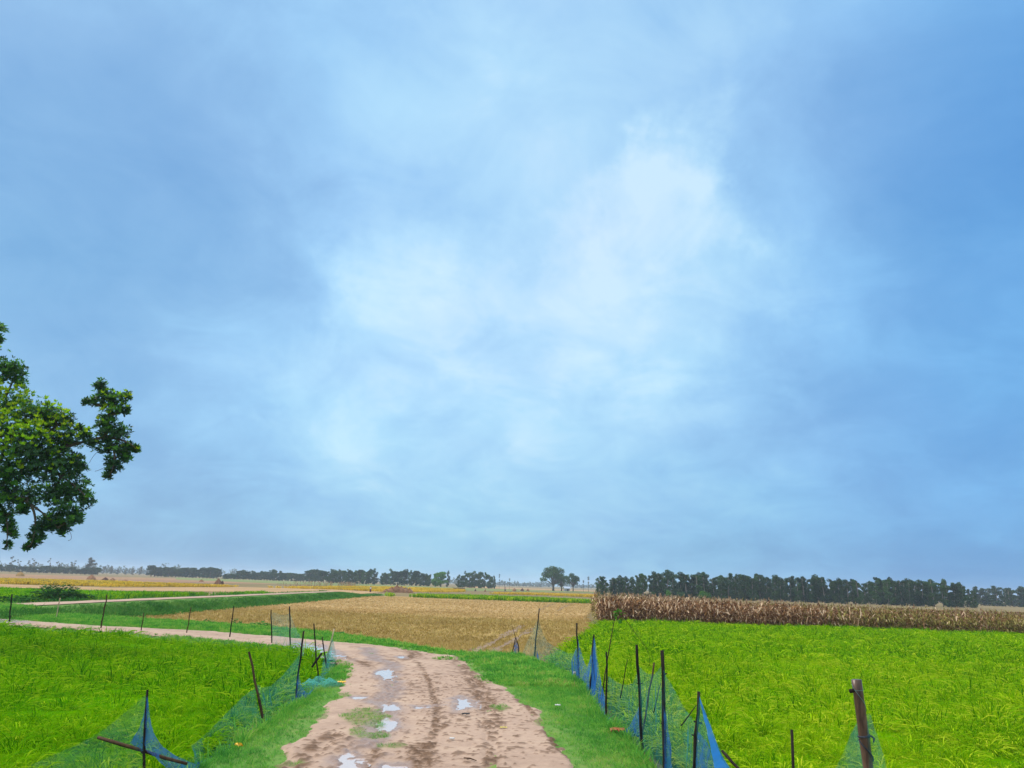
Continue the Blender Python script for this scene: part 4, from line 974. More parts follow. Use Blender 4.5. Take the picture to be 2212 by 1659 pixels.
# thin twigs tied along the fence
for (bx, by, tx, ty, dd, r) in ((1340, 1508, 1356, 1424, 15.2, .010), (1412, 1540, 1427, 1476, 13.0, .009), (1471, 1568, 1504, 1524, 10.4, .008), (1285, 1470, 1277, 1400, 19.5, .006)):
    b = MB(); b.tube(wob_line(PD(bx, by, dd), PD(tx, ty, dd), 5, .01), [r, r, r * .9, r * .8, r * .5], 5); add_part(root, 'twig', b, 'stake')
Fy = {k: v[0][1] for k, v in RP.items()}
def q(px, py, d): return PD(px, py, d)
# net spans (upper line, lower line): grid points with a distance
def span(top, bot, mi, nu=26, nvv=12, fold=.035, m='net_teal', label=None):
    b = MB(); net_mesh(b, [q(*p) for p in top], [q(*p) for p in bot], nu, nvv, 0, fold, random.random() * 6); return add_part(root, 'net', b, m, label)
d2, d3, d4, d5, d7, d10, d12 = Fy['s2'], Fy['s3'], Fy['s4'], Fy['s5'], Fy['s7'], Fy['s10'], Fy['s12']
span([(1163, 1334, d2), (1170, 1360, d2), (1178, 1381, d2 - .3), (1186, 1390, d2 - .6), (1226, 1411, d2 - 3), (1238, 1412, d3 + 1), (1245, 1398, d3)],
     [(1150, 1429, d2), (1165, 1432, d2 - .3), (1185, 1440, d2 - 1.2), (1210, 1451, d2 - 2.6), (1228, 1458, d3 + 1.5), (1240, 1466, d3 + .5), (1250, 1474, d3)], 0)
span([(1162, 1336, d2 + .02), (1150, 1362, d2 + .4), (1136, 1392, d2 + .8), (1128, 1412, d2 + 1)], [(1153, 1428, d2 + .02), (1145, 1426, d2 + .4), (1134, 1424, d2 + .8), (1127, 1421, d2 + 1)], 0, m='net_sheer', nu=16)
span([(1160, 1405, d2 - .1), (1168, 1432, d2 - .3), (1185, 1440, d2 - 1.1), (1206, 1432, d2 - 2.5)], [(1158, 1429, d2 - .1), (1170, 1441, d2 - .5), (1190, 1449, d2 - 1.5), (1216, 1453, d2 - 2.9)], 0, m='net_blue', nu=18, nvv=6)
span([(1247, 1372, d3), (1252, 1398, d3 - .1), (1262, 1430, d3 - .5), (1268, 1442, d3 - .9), (1274, 1425, d4 + .6), (1279, 1395, d4 + .2), (1282, 1375, d4)],
     [(1244, 1478, d3), (1250, 1484, d3 - .2), (1256, 1490, d3 - .5), (1262, 1497, d3 - .9), (1268, 1502, d4 + .5), (1272, 1506, d4 + .2), (1276, 1508, d4)], 0, m='net_blue', nu=24)
span([(1246, 1400, d3), (1240, 1412, d3 + .2), (1234, 1425, d3 + .5)], [(1249, 1474, d3), (1243, 1471, d3 + .2), (1236, 1466, d3 + .5)], 0, m='net_blue', nu=10)
span([(1283, 1373, d4), (1287, 1392, d4 - .1), (1290, 1420, d4 - .3), (1294, 1450, d4 - .8), (1300, 1480, d4 - 1.6), (1306, 1503, d5 + .6), (1309, 1505, d5)],
     [(1276, 1508, d4), (1281, 1513, d4 - .2), (1286, 1520, d4 - .8), (1292, 1530, d4 - 1.4), (1298, 1540, d4 - 2.2), (1304, 1550, d5 + .3), (1309, 1556, d5)], 0, m='net_blue', nu=26)
span([(1284, 1385, d4 - .02), (1288, 1430, d4 - .15), (1290, 1460, d4 - .3)], [(1272, 1506, d4 - .02), (1280, 1510, d4 - .1), (1284, 1514, d4 - .3)], 0, m='net_dense', nu=8, fold=.015, label='bright blue bunched net hanging from a stake')
span([(1314, 1460, d5), (1326, 1469, d5 - .4), (1342, 1478, d5 - 1), (1356, 1480, d5 - 1.6), (1368, 1475, d7 + .6), (1376, 1455, d7 + .2), (1380, 1438, d7)],
     [(1312, 1558, d5), (1325, 1570, d5 - .4), (1340, 1584, d5 - 1), (1354, 1595, d5 - 1.6), (1366, 1606, d7 + .6), (1378, 1614, d7 + .2), (1387, 1620, d7)], 0, nu=30)
span([(1311, 1545, d5 - .05), (1322, 1556, d5 - .5), (1340, 1578, d5 - 1.2), (1358, 1572, d7 + .8), (1374, 1540, d7 + .2), (1382, 1520, d7)],
     [(1306, 1556, d5 - .05), (1318, 1572, d5 - .5), (1336, 1592, d5 - 1.3), (1356, 1594, d7 + .8), (1376, 1590, d7 + .2), (1386, 1600, d7)], 0, m='net_blue', nu=24, nvv=7)
span([(1380, 1438, d7), (1389, 1449, d7 - .4), (1400, 1456, d7 - .9), (1412, 1457, d10 + .9), (1421, 1450, d10 + .4), (1429, 1437, d10)],
     [(1388, 1622, d7), (1398, 1632, d7 - .4), (1408, 1643, d7 - .9), (1418, 1655, d10 + .9), (1428, 1675, d10 + .4), (1437, 1692, d10)], 0, nu=28)
span([(1430, 1440, d10), (1440, 1462, d10 - .1), (1460, 1495, d10 - .3), (1480, 1532, d10 - .5), (1500, 1558, d12 + .2), (1508, 1562, d12)],
     [(1438, 1695, d10), (1450, 1705, d10 - .2), (1465, 1718, d10 - .4), (1480, 1730, d10 - .6), (1490, 1740, d12 + .2), (1496, 1746, d12)], 0, nu=28)
span([(1432, 1520, d10 - .03), (1441, 1555, d10 - .1), (1446, 1600, d10 - .2)], [(1437, 1690, d10 - .03), (1446, 1694, d10 - .1), (1458, 1700, d10 - .2)], 0, m='net_blue', nu=10)
span([(1510, 1500, d12), (1520, 1528, d12 - .2), (1537, 1570, d12 - .5), (1552, 1612, d12 - .8), (1568, 1645, d12 - 1.1), (1590, 1672, d12 - 1.4)],
     [(1496, 1746, d12), (1510, 1760, d12 - .2), (1530, 1780, d12 - .5), (1555, 1800, d12 - .8), (1580, 1820, d12 - 1.1), (1605, 1830, d12 - 1.4)], 0, nu=28)
span([(1510, 1502, d12 - .03), (1524, 1540, d12 - .25), (1541, 1585, d12 - .55), (1556, 1628, d12 - .85), (1580, 1665, d12 - 1.2)],
     [(1511, 1512, d12 - .03), (1519, 1545, d12 - .25), (1530, 1592, d12 - .55), (1540, 1640, d12 - .85), (1550, 1690, d12 - 1.2)], 0, m='net_dense', nu=20, nvv=5, fold=.012, label='rolled blue upper edge of the net')
span([(1508, 1580, d12 - .05), (1525, 1600, d12 - .3), (1545, 1640, d12 - .6)], [(1498, 1745, d12 - .05), (1515, 1760, d12 - .3), (1535, 1780, d12 - .6)], 0, m='net_blue', nu=12)
b = MB(); b.tube(wob_line(PD(1560, 1622, d12 - .9), PD(1605, 1672, d12 - 1.3), 5, .02), [.016, .018, .017, .016, .014], 6); add_part(root, 'stick', b, 'stake', 'short dark stick tied in the net edge')
b = MB(); b.tube(wob_line(PD(1499, 1558, d12), PD(1517, 1563, d12), 3, 0), [.010, .016, .010], 6); add_part(root, 'knot', b, 'stake')

# thin sapling bent over inside the fence, with a few leaves
sp = empty('bent_sapling', P(1301, 1500, .1)); dS = 20.0
b = MB(); b.tube([PD(1300, 1512, dS), PD(1306, 1462, dS), PD(1313, 1420, dS), PD(1322, 1368, dS), PD(1328, 1334, dS), PD(1334, 1322, dS)], [.016, .014, .013, .011, .009, .006], 6); add_part(sp, 'stem', b, 'stake_brown')
b = MB(); b.tube([PD(1329, 1332, dS), PD(1338, 1326, dS), PD(1348, 1334, dS), PD(1368, 1362, dS), PD(1393, 1394, dS), PD(1402, 1415, dS), PD(1404, 1440, dS)], [.008, .007, .007, .006, .005, .004, .003], 5); add_part(sp, 'twig', b, 'stake_brown')
b = MB()
for (a_, c_, w_) in ((1330, 1324, .16), (1340, 1323, .15), (1348, 1325, .12), (1327, 1332, .13), (1342, 1341, .13), (1336, 1319, .1), (1324, 1360, .07)):
    p = PD(a_, c_, dS); leaf_quads(b, p, (.09, .09, .06), 4, w_ * .45)
add_part(sp, 'leaves', b, 'foliage_bright', smooth=False); tag(sp, 'thin bent sapling with a few light leaves on top behind the right net', 'sapling')

# single dark stake and the thick bamboo post, nearest right
st = empty('stake', np.array([2.32, 6.4, .35])); g = np.array([PD(1711, 1700, 6.4)[0], 6.4, .35]); st.location = tuple(g)
b = stake_mb(g, PD(1710.5, 1576.5, 6.4), .0135, .004, 0); b.local(st.location); b.build('pole', 'stake', st, True); tag(st, 'thin straight black stake at the bottom edge, left of the thick bamboo', 'stake')
dB = 5.3; tp = PD(1850, 1468, dB); ft = PD(1876, 1662, dB); dirv = (ft - tp) / np.linalg.norm(ft - tp); base = tp + dirv * 2.25
bp = empty('bamboo_post', base); b = MB(); L = 2.25; pts = []; rad = []
for i in range(26):
    t = i / 25; pts.append(tp + dirv * L * t); rad.append(.031 * (1 + .04 * t) * (1.07 if i in (4, 13, 20) else 1))
b.tube(pts[::-1], rad[::-1], 14); b.local(bp.location); pole = b.build('pole', 'bamboo', bp, True)
b = MB(); th = np.linspace(0, 6.28, 13)
side = np.array([1.0, 0, 0]) - dirv * dirv[0]; side /= np.linalg.norm(side); fwd = np.cross(dirv, side)
def around(t0, t1, a0, a1, r=.034, n=14): return [tp + dirv * L * (t0 + (t1 - t0) * k / (n - 1)) + r * (side * math.cos(a0 + (a1 - a0) * k / (n - 1)) + fwd * math.sin(a0 + (a1 - a0) * k / (n - 1))) for k in range(n)]
sg = -1 if fwd[1] > 0 else 1
b.tube(around(.012, .085, math.pi, 0 if sg > 0 else 2 * math.pi), .0016, 5); b.tube(around(.028, .028, 0, 6.28), .0012, 5); b.local(bp.location); b.build('wire', plain('green_wire', (.10, .22, .20), .4), bp, True)
b = MB(); b.tube(around(.150, .153, 0, 6.3, .036), .005, 6); b.tube(around(.146, .156, 0, 6.3, .037), .004, 6); b.tube(around(.158, .215, math.pi, 0 if sg > 0 else 2 * math.pi, .036), .0045, 6)
b.tube([tp + dirv * L * .148 + side * .036 + fwd * (.02 * sg), tp + dirv * L * .155 + side * .05 + fwd * (.03 * sg), tp + dirv * L * .165 + side * .04 + fwd * (.035 * sg)], [.006, .008, .004], 6)
b.local(bp.location); b.build('rope_tie', plain('dark_rope', (.03, .035, .05), .8), bp, True)
b = MB(); p0 = tp + dirv * L * .028; b.tube([p0 - side * .01, p0 - side * .055 + np.array([0, -.01, -.004])], [.013, .013], 10); b.local(bp.location); b.build('peg', 'stake', bp, True)
b = MB(); dN = dB
def nn(px, py, dd): return PD(px, py, dd)
net_mesh(b, [nn(1862, 1548, dB + .04), nn(1850, 1562, dB + .06), nn(1836, 1590, dB + .10), nn(1822, 1625, dB + .15), nn(1800, 1668, dB + .2)], [nn(1880, 1700, dB + .06), nn(1872, 1710, dB + .08), nn(1860, 1720, dB + .12), nn(1840, 1740, dB + .18), nn(1815, 1760, dB + .25)], 18, 10, 0, .012, 1)
net_mesh(b, [nn(1872, 1545, dB - .03), nn(1880, 1540, dB - .04), nn(1890, 1575, dB - .08), nn(1902, 1610, dB - .12), nn(1914, 1650, dB - .16), nn(1922, 1690, dB - .2)], [nn(1880, 1705, dB - .04), nn(1888, 1712, dB - .06), nn(1898, 1720, dB - .1), nn(1910, 1730, dB - .14), nn(1922, 1740, dB - .18), nn(1934, 1750, dB - .22)], 18, 10, 0, .012, 3)
b.local(bp.location); b.build('net', 'net_loose', bp, True); tag(bp, 'thick wet brown bamboo post tied with wire and rope, nearest on the right', 'post')

# left-hand fence
root = empty('net_fence', P(638, 1516, ZF)); tag(root, 'net fence of thin stakes and sagging blue green netting along the left rice field', 'fence')
LS = {'L1': (587, 1394, 585.6, 1317.6, .024, 'stake', None), 'L2': (628, 1406, 625.3, 1310, .028, 'stake', None), 'L3': (637, 1518, 656, 1363, .022, 'stake', None), 'L4': (688, 1481, 678, 1347, .019, 'stake', None),
      'L5': (707, 1448, 695.8, 1376.5, .021, 'stake', None), 'L6': (704, 1430, 722, 1358, .026, 'stake_pale', 'pale leaning bamboo stake'), 'L8': (570, 1568, 537.5, 1407.6, .024, 'stake_brown', 'brown stake leaning left')}
LP = {}
for k, (bx, by, tx, ty, r, m, lab) in LS.items():
    g, t = stake_pts(bx, by, tx, ty, ZF); LP[k] = g[1]; add_part(root, 'stake', stake_mb(g, t, r), m, lab)
b = MB(); dd = LP['L4'] + .3; b.tube(wob_line(PD(674, 1441, dd), PD(695, 1411, dd), 4, .01), [.028, .03, .03, .028], 7); add_part(root, 'stick', b, 'stake', 'short dark stick poking out diagonally by the corner')
l1, l2, l3, l4, l5, l6, l8 = [LP[k] for k in ('L1', 'L2', 'L3', 'L4', 'L5', 'L6', 'L8')]
span([(586, 1322, l1), (596, 1324, l1 - .4), (607, 1328, l1 - .9), (617, 1329, l2 + .4), (625, 1324, l2)], [(587, 1393, l1), (597, 1396, l1 - .4), (607, 1399, l1 - .9), (617, 1402, l2 + .4), (627, 1405, l2)], 0, m='net_sheer', nu=16)
span([(626, 1322, l2), (631, 1337, l2 - .2), (639, 1356, l2 - .6), (650, 1376, l2 - 1.2), (656, 1394, l3 + 4)], [(628, 1406, l2), (634, 1408, l2 - .3), (641, 1411, l2 - .8), (648, 1414, l2 - 1.4), (655, 1418, l3 + 4)], 0, m='net_sheer', nu=18)
span([(718, 1378, l6), (722, 1392, l6), (727, 1415, l6 - .1), (727, 1430, l6 - .4), (716, 1440, l6 - .8)], [(703, 1440, l5), (706, 1446, l5 - .05), (710, 1450, l5 - .2), (712, 1455, l5 - .4), (708, 1460, l5 - .8)], 0, m='net_mint', nu=18)
span([(706, 1410, l5 + .1), (712, 1404, l6), (718, 1388, l6)], [(690, 1460, l5 - .6), (700, 1458, l5 - .4), (710, 1450, l5 - .2)], 0, m='net_mint', nu=10)
span([(706, 1430, l5 - .1), (702, 1440, l5 - .4), (696, 1452, l4 + .6), (690, 1462, l4)], [(712, 1458, l5 - .3), (708, 1470, l5 - .8), (703, 1482, l4 + .3), (695, 1492, l4 - .2)], 0, m='net_mint', nu=14)
# bunched heap of net round the corner stake
b = MB(); cc = P(690, 1487, ZF + .02); vs = []
for ring, (w_, z_) in enumerate(((.48, .0), (.43, .12), (.32, .20), (.2, .17), (.14, .08))):
    for k in range(20):
        th = 2 * math.pi * k / 20; rr = w_ * (1 + .2 * math.sin(3 * th + ring) + .1 * math.sin(7 * th)); vs.append(cc + np.array([rr * math.cos(th), rr * 1.4 * math.sin(th), z_ + .05 * math.sin(5 * th + ring * 2)]))
b.add(vs, [(i * 20 + k, i * 20 + (k + 1) % 20, (i + 1) * 20 + (k + 1) % 20, (i + 1) * 20 + k) for i in range(4) for k in range(20)]); add_part(root, 'net', b, 'net_mint', 'bunched mint net heaped round the corner stake')
span([(646, 1446, l3), (648, 1470, l3), (654, 1488, l3 + .1), (664, 1498, l3 + .4), (674, 1490, l3 + 1), (684, 1476, l4), (700, 1480, l4), (711, 1480, l4 + .2)],
     [(640, 1516, l3 - .05), (648, 1514, l3), (656, 1510, l3 + .15), (666, 1505, l3 + .5), (676, 1500, l4 - .5), (688, 1495, l4 - .3), (700, 1492, l4 - .1), (709, 1488, l4)], 0, m='net_blue', nu=26, nvv=6)
span([(648, 1412, l3), (630, 1436, l3 - .2), (612, 1458, l3 - .5), (585, 1482, l3 - .9), (565, 1486, l8 + .2), (556, 1478, l8)], [(638, 1518, l3), (625, 1530, l3 - .3), (610, 1540, l3 - .6), (592, 1552, l3 - 1), (578, 1562, l8 + .15), (570, 1568, l8)], 0, nu=28)
span([(644, 1500, l3 - .02), (630, 1512, l3 - .3), (612, 1528, l3 - .6), (590, 1545, l3 - 1), (572, 1555, l8)], [(638, 1520, l3 - .02), (626, 1533, l3 - .3), (610, 1545, l3 - .6), (592, 1558, l3 - 1), (570, 1572, l8)], 0, m='net_blue', nu=20, nvv=4)
# near tent of netting
g9, t9 = stake_pts(306, 1725, 318.7, 1490, ZF - .1); l9 = g9[1]; add_part(root, 'stake', stake_mb(g9, t9, .0185), 'stake')
b = MB(); b.tube([PD(212, 1593, l9 + .25), PD(262, 1608, l9 + .16), PD(310, 1622, l9 + .05), PD(355, 1637, l9 + .05), PD(404, 1650, l9 + .05)], [.021, .024, .023, .022, .018], 8, wob=.1); add_part(root, 'stick', b, 'stake_brown', 'brown stick lying slanted through the near net')
span([(551, 1487, l8), (530, 1500, l8 - .2), (500, 1530, l8 - .6), (470, 1560, l8 - 1), (440, 1590, l8 - 1.4), (412, 1612, l9 + .6)], [(569, 1570, l8), (552, 1580, l8 - .2), (520, 1600, l8 - .5), (485, 1625, l8 - 1), (450, 1645, l8 - 1.4), (425, 1656, l9 + .5)], 0, nu=26)
span([(560, 1560, l8 - .05), (530, 1582, l8 - .4), (495, 1608, l8 - .9), (460, 1632, l8 - 1.3), (425, 1648, l9 + .5)], [(566, 1576, l8 - .05), (536, 1597, l8 - .4), (500, 1622, l8 - .9), (462, 1644, l8 - 1.3), (425, 1662, l9 + .5)], 0, m='net_blue', nu=20, nvv=4)
span([(317, 1500, l9), (290, 1522, l9 + .1), (255, 1552, l9 + .2), (215, 1583, l9 + .3), (170, 1607, l9 + .4), (125, 1627, l9 + .5), (60, 1655, l9 + .6)], [(306, 1727, l9), (280, 1735, l9 + .1), (245, 1745, l9 + .2), (205, 1755, l9 + .3), (165, 1765, l9 + .4), (120, 1775, l9 + .5), (50, 1790, l9 + .6)], 0, nu=30, m='net_faint')
span([(317, 1505, l9 - .02), (310, 1545, l9 + .05), (300, 1575, l9 + .1), (280, 1605, l9 + .2)], [(318, 1515, l9 - .02), (317, 1580, l9 - .02), (314, 1615, l9), (309, 1625, l9)], 0, m='net_blue', nu=14, nvv=8, fold=.01)
span([(319, 1503, l9 - .02), (323, 1545, l9 + .02), (332, 1585, l9 + .08), (350, 1612, l9 + .15), (378, 1632, l9 + .25), (425, 1652, l9 + .4)], [(310, 1600, l9 - .02), (316, 1622, l9 - .02), (330, 1632, l9), (350, 1650, l9 + .02), (372, 1672, l9 + .08), (425, 1675, l9 + .25)], 0, m='net_blue', nu=22, nvv=10, fold=.012, label='deep blue net draped off the nearest left stake')

# lone stakes along the inner side of the track
for (bx, by, tx, ty, r, m, lab) in ((19.6, 1347, 26, 1283.5, .034, 'stake', 'dark upright stake at the far left edge'), (119.5, 1340, 130, 1291.5, .028, 'stake_pale', 'pale yellowish stake beside the grass bank'), (217, 1361, 231, 1284, .032, 'stake_brown', 'tallest brown stake, third from the left edge'),
                                (304, 1367, 311, 1323.5, .024, 'stake_brown', 'shortest stake by the track, fourth from the left edge'), (402, 1372, 413, 1311, .024, 'stake_brown', 'thin faint brown stake leaning right before the stubble'), (496, 1381, 505, 1309, .026, 'stake', 'dark stake with a small weed behind it, left of the sheer net')):
    g, t = stake_pts(bx, by, tx, ty, ZF); e = empty('stake', g); bb = stake_mb(g, t, r, .012); bb.local(e.location); bb.build('pole', m, e, True); tag(e, lab, 'stake', 'lone stakes by the track')

# ------------------------------------------------------------------ weeds and bushes
def plant(px, py, z, w, h, m, nl, label, name='weed', ls=.12):
    g = P(px, py, z); e = empty(name, g); b = MB(); s = MB()
    for _ in range(nl):
        a = random.uniform(0, 6.28); rr = w * math.sqrt(random.random()); p = np.array([rr * math.cos(a), rr * math.sin(a), h * random.uniform(.25, 1) * (1 - .5 * (rr / w) ** 2)])
        if random.random() < .4: s.tube([np.array([p[0] * .5, p[1] * .5, -.05]), p], [.008, .004], 4, cap=False)
        d = np.array([math.cos(a), math.sin(a), random.uniform(-.5, .4)]); side = np.array([-math.sin(a), math.cos(a), 0]); L = ls * random.uniform(.7, 1.3)
        b.ribbon([p, p + d * L * .5 + np.array([0, 0, .03]), p + d * L], [.15 * L, .42 * L, .05 * L], side)
    if not s.v: s.tube([np.array([0, 0, -.05]), np.array([0, 0, h * .5])], [.01, .006], 4)
    b.build('leaves', m, e); s.build('stem', m, e); return tag(e, label, 'plant')
plant(560, 1359, .3, .75, .38, 'weed', 160, 'widest clump of broad leaved weeds on the verge by the stubble', ls=.24)
plant(677, 1372, .4, .42, .22, 'weed', 60, 'yellowish low weed clump behind the corner stakes', ls=.18)
plant(736, 1375, .4, .26, .24, 'weed', 45, 'small weed, rightmost along the stubble edge', ls=.18)
plant(708, 1370, .4, .16, .2, 'weed', 16, 'tiny weed left of the rightmost one', ls=.14)
plant(510, 1352, .3, .3, .42, 'weed', 45, 'upright dark weed behind the last lone stake', ls=.18)
plant(448, 1347, .3, .22, .34, 'weed', 30, 'slender weed standing in the stubble edge', ls=.16)
plant(376, 1348, .3, .25, .2, 'weed', 30, 'low dark weed between two faint stakes', ls=.16)
plant(133, 1336, .3, .6, .5, 'bush', 90, 'dark clumped weed at the foot of the grass bank', ls=.22)
plant(610, 1368, .4, .3, .2, 'weed', 30, 'low weed behind the sheer net', ls=.16)
for (xx, yb, w, h, nl, lab) in ((95, 1299, 1.0, 1.4, 260, 'dark upright bush beside the pale track, leftmost of the big three'), (131, 1297.5, 1.25, 1.5, 360, 'largest rounded dark bush beside the pale track'),
                            (158, 1297, .8, .95, 180, 'smaller green bush right of the largest one by the pale track'), (180, 1296.5, .9, .6, 150, 'lowest trailing bush at the right end of the group'),
                            (48, 1301.5, 1.2, .55, 130, 'low scattered bush left of the dark upright one'), (-6, 1304, 1.2, .6, 130, 'low bush at the left edge of the frame by the pale track')):
    e = plant(xx, yb, .75, w, h, 'bush', nl, lab, 'bush', .30); e['category'] = 'bush'

# ------------------------------------------------------------------ big tree reaching in on the left
DT = 30.0; tb = np.array([-25.5, 30.5, 0.0]); tb[2] = float(terrain(np.array(tb[0]), np.array(tb[1]))) - .1
big = empty('broadleaf_tree', tb)
CL = [(-6, 712, 18, 0, 0), (-2, 735, 10, 0, 0), (8, 798, 30, 0, 0), (36, 800, 22, 0, 0), (40, 828, 16, 0, 0), (20, 868, 45, .45, 0), (75, 893, 40, .3, 0), (112, 900, 34, .35, 0), (140, 905, 20, .3, 0), (10, 930, 55, .55, -.5), (62, 950, 50, .60, -.5), (115, 948, 42, .3, 0), (152, 940, 26, .4, 0),
      (30, 1000, 52, .45, -.5), (85, 1000, 46, .15, 0), (135, 1000, 42, .08, 0), (165, 1002, 24, .1, .2), (160, 1055, 34, .05, 0), (188, 1078, 18, .05, .2), (118, 1062, 40, .05, .2), (55, 1075, 34, .05, .3), (5, 1050, 40, .15, 0), (-10, 1095, 35, .1, 0), (150, 1104, 30, .06, .2), (122, 1122, 26, .06, .2), (95, 1138, 25, 0, .2),
      (78, 1160, 16, 0, .2), (66, 1178, 9, 0, .2), (55, 1183, 6, 0, .2), (12, 1118, 18, 0, .3), (22, 1140, 14, 0, .3), (30, 1155, 9, 0, .3), (14, 1178, 8, 0, .3), (137, 1143, 13, 0, .2), (50, 1107, 8, 0, .3), (165, 1120, 16, .05, .2),
      (216, 832, 14, 0, 0), (224, 855, 20, .15, 0), (246, 862, 18, .2, 0), (272, 858, 12, .3, 0), (202, 868, 10, .1, 0), (186, 868, 8, .1, 0), (238, 890, 24, .3, 0), (230, 920, 26, .15, 0), (256, 930, 22, .1, 0), (224, 955, 26, .15, .1), (255, 968, 24, .2, .1), (284, 966, 13, .2, .1), (295, 970, 6, .2, .1), (270, 985, 14, .05, .1), (240, 1000, 16, 0, .1), (236, 1020, 11, 0, .1), (232, 1031, 6, 0, .1),
      (252, 1008, 10, 0, .1), (184, 938, 12, .3, 0), (172, 925, 8, .3, 0), (200, 955, 14, .1, 0), (268, 885, 14, .25, 0)]
for _ in range(30): CL.append((random.uniform(-700, -60), random.uniform(640, 1080), random.uniform(55, 80), .2, random.uniform(-3, 3)))
crown = MB(); r1 = np.random.default_rng(4)
def rosette_proto(n, size, upness):
    b = MB()
    for k in range(n):
        a = 2.4 * k + random.uniform(-.3, .3); el = random.uniform(-.15, .75) * (1 - upness) + upness * random.uniform(.7, 1.4)
        d = np.array([math.cos(a) * math.cos(el), math.sin(a) * math.cos(el), math.sin(el)]); sd_ = np.array([-math.sin(a), math.cos(a), 0]); u1 = np.cross(d, sd_) * -1
        Lf = size * random.uniform(.7, 1.2); o = np.array([0, 0, size * .25 * k / n])
        b.ribbon([o + d * .01, o + d * Lf * .55 + u1 * .10 * Lf, o + d * Lf - u1 * .10 * Lf], [.05 * Lf, .23 * Lf, .02 * Lf], sd_, 0)
    return np.array(b.v), b.f
RO = [rosette_proto(9, .145, 0) for _ in range(6)]; RN = [rosette_proto(9, .148, .6) for _ in range(4)]
pos = []; ups = []; neww = []
CL = [(a, b, r_, .85 if (-60 < a < 70 and 850 < b < 1015) else f, z) for a, b, r_, f, z in CL]
for (cx, cy, rp, yf, dz) in CL:
    dd = DT + dz * 1.5 + (0 if rp < 30 else random.uniform(-.4, .4)); c = PD(cx, cy, dd); r = rp * mpp(dd)
    nr = int(250 * r * r + 50 * r + 8)
    if cx < -60: nr = int(nr * .35)
    v = r1.normal(size=(nr, 3)); v /= np.linalg.norm(v, axis=1)[:, None]
    rr = r * (r1.random(nr) ** .45) * r1.uniform(.82, 1.15, nr); pos.append(c + v * rr[:, None])
    up = v * .6 + np.array([0, -.15, .7]); ups.append(up / np.linalg.norm(up, axis=1)[:, None])
    f_ = np.where(v[:, 1] < .3, yf * 1.25, yf * .5); neww.append((r1.random(nr) < f_ * 1.0) & (v[:, 2] > -.45) & (rr > .6 * r))
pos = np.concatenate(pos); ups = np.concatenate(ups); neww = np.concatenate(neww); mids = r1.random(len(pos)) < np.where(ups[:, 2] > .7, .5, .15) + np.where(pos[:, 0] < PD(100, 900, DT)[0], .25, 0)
for i in range(len(pos)):
    nw = neww[i]; V_, F_ = (RN if nw else RO)[int(r1.integers(0, 4 if nw else 6))]; u = ups[i] if not nw else ups[i] * .4 + np.array([0, -.1, .6])
    u = u / math.sqrt(u @ u); x_ = np.array([u[2], 0, -u[0]]) + np.array([1e-4, 0, 0]); x_ /= math.sqrt(x_ @ x_); y_ = np.array([u[1] * x_[2] - u[2] * x_[1], u[2] * x_[0] - u[0] * x_[2], u[0] * x_[1] - u[1] * x_[0]])
    a = r1.uniform(0, 6.28); ca, sa = math.cos(a), math.sin(a); sc_ = r1.uniform(.8, 1.2)
    Mx = np.stack([x_ * ca + y_ * sa, y_ * ca - x_ * sa, u]) * sc_
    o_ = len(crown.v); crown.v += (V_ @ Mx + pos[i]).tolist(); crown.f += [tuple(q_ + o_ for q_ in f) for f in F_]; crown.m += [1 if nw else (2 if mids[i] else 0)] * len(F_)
print('rosettes', len(pos))
crown.local(big.location)
crown.build('crown', ['leaf_dark', 'leaf_new', 'leaf_mid'], big)
t = MB()
def bz(p0, p1, p2, n=10): return [p0 * (1 - s) ** 2 + 2 * p1 * s * (1 - s) + p2 * s * s for s in np.linspace(0, 1, n)]
fork = tb + np.array([.4, 0, 4.2]); t.tube([tb + np.array([0, 0, -.3]), tb + np.array([.05, 0, 1.4]), tb + np.array([.25, 0, 3]), fork], [.62, .46, .40, .36], 14, wob=.06)
limbs = [((-120, 1085), (60, 1075), .17), ((-140, 1040), (110, 1010), .16), ((-150, 960), (60, 930), .16), ((-200, 850), (15, 820), .13), ((-350, 700), (-10, 720), .14), ((-400, 900), (-500, 760), .22)]
def limb(p0, a, e, r):
    pe = PD(e[0], e[1], DT); pm = PD(a[0], a[1], DT); line = bz(p0, pm, pe, 12); t.tube(line, list(np.linspace(r, .05, 12)), 8, wob=.08); return line
lines = [limb(fork, a, e, r) for a, e, r in limbs]
def twig_line(pts, r0, r1_):
    line = bz(*[PD(a, b, DT) for a, b in pts], 14); t.tube(line, list(np.linspace(r0, r1_, 14)), 7, wob=.08); lines.append(line)
for tw in (((60, 990), (140, 955), (240, 945)), ((225, 946), (245, 900), (228, 838)), ((235, 945), (275, 950), (292, 968)), ((232, 946), (262, 985), (236, 1028)), ((240, 900), (262, 880), (274, 858)), ((228, 880), (205, 872), (184, 868)),
           ((30, 1072), (80, 1090), (125, 1140)), ((60, 1078), (90, 1120), (66, 1180)), ((-20, 1075), (25, 1090), (14, 1180)), ((90, 1010), (150, 1030), (190, 1078)), ((60, 950), (110, 930), (150, 905)), ((20, 940), (60, 900), (75, 880)), ((0, 1000), (20, 930), (15, 860)), ((10, 860), (25, 830), (38, 800))):
    twig_line(tw, .06, .015)
for (cx, cy, rp, yf, dz) in CL:                  # branchlets from the nearest limb to every leaf cluster
    c = PD(cx, cy, DT + dz * 1.5); best = min((np.linalg.norm(p - c), i, j) for i, ln in enumerate(lines) for j, p in enumerate(ln)); p = lines[best[1]][best[2]]
    m_ = (p + c) / 2 + np.array([0, 0, .12 * best[0]]); t.tube(bz(p, m_, c, 6), list(np.linspace(.045, .012, 6)), 5, cap=False)
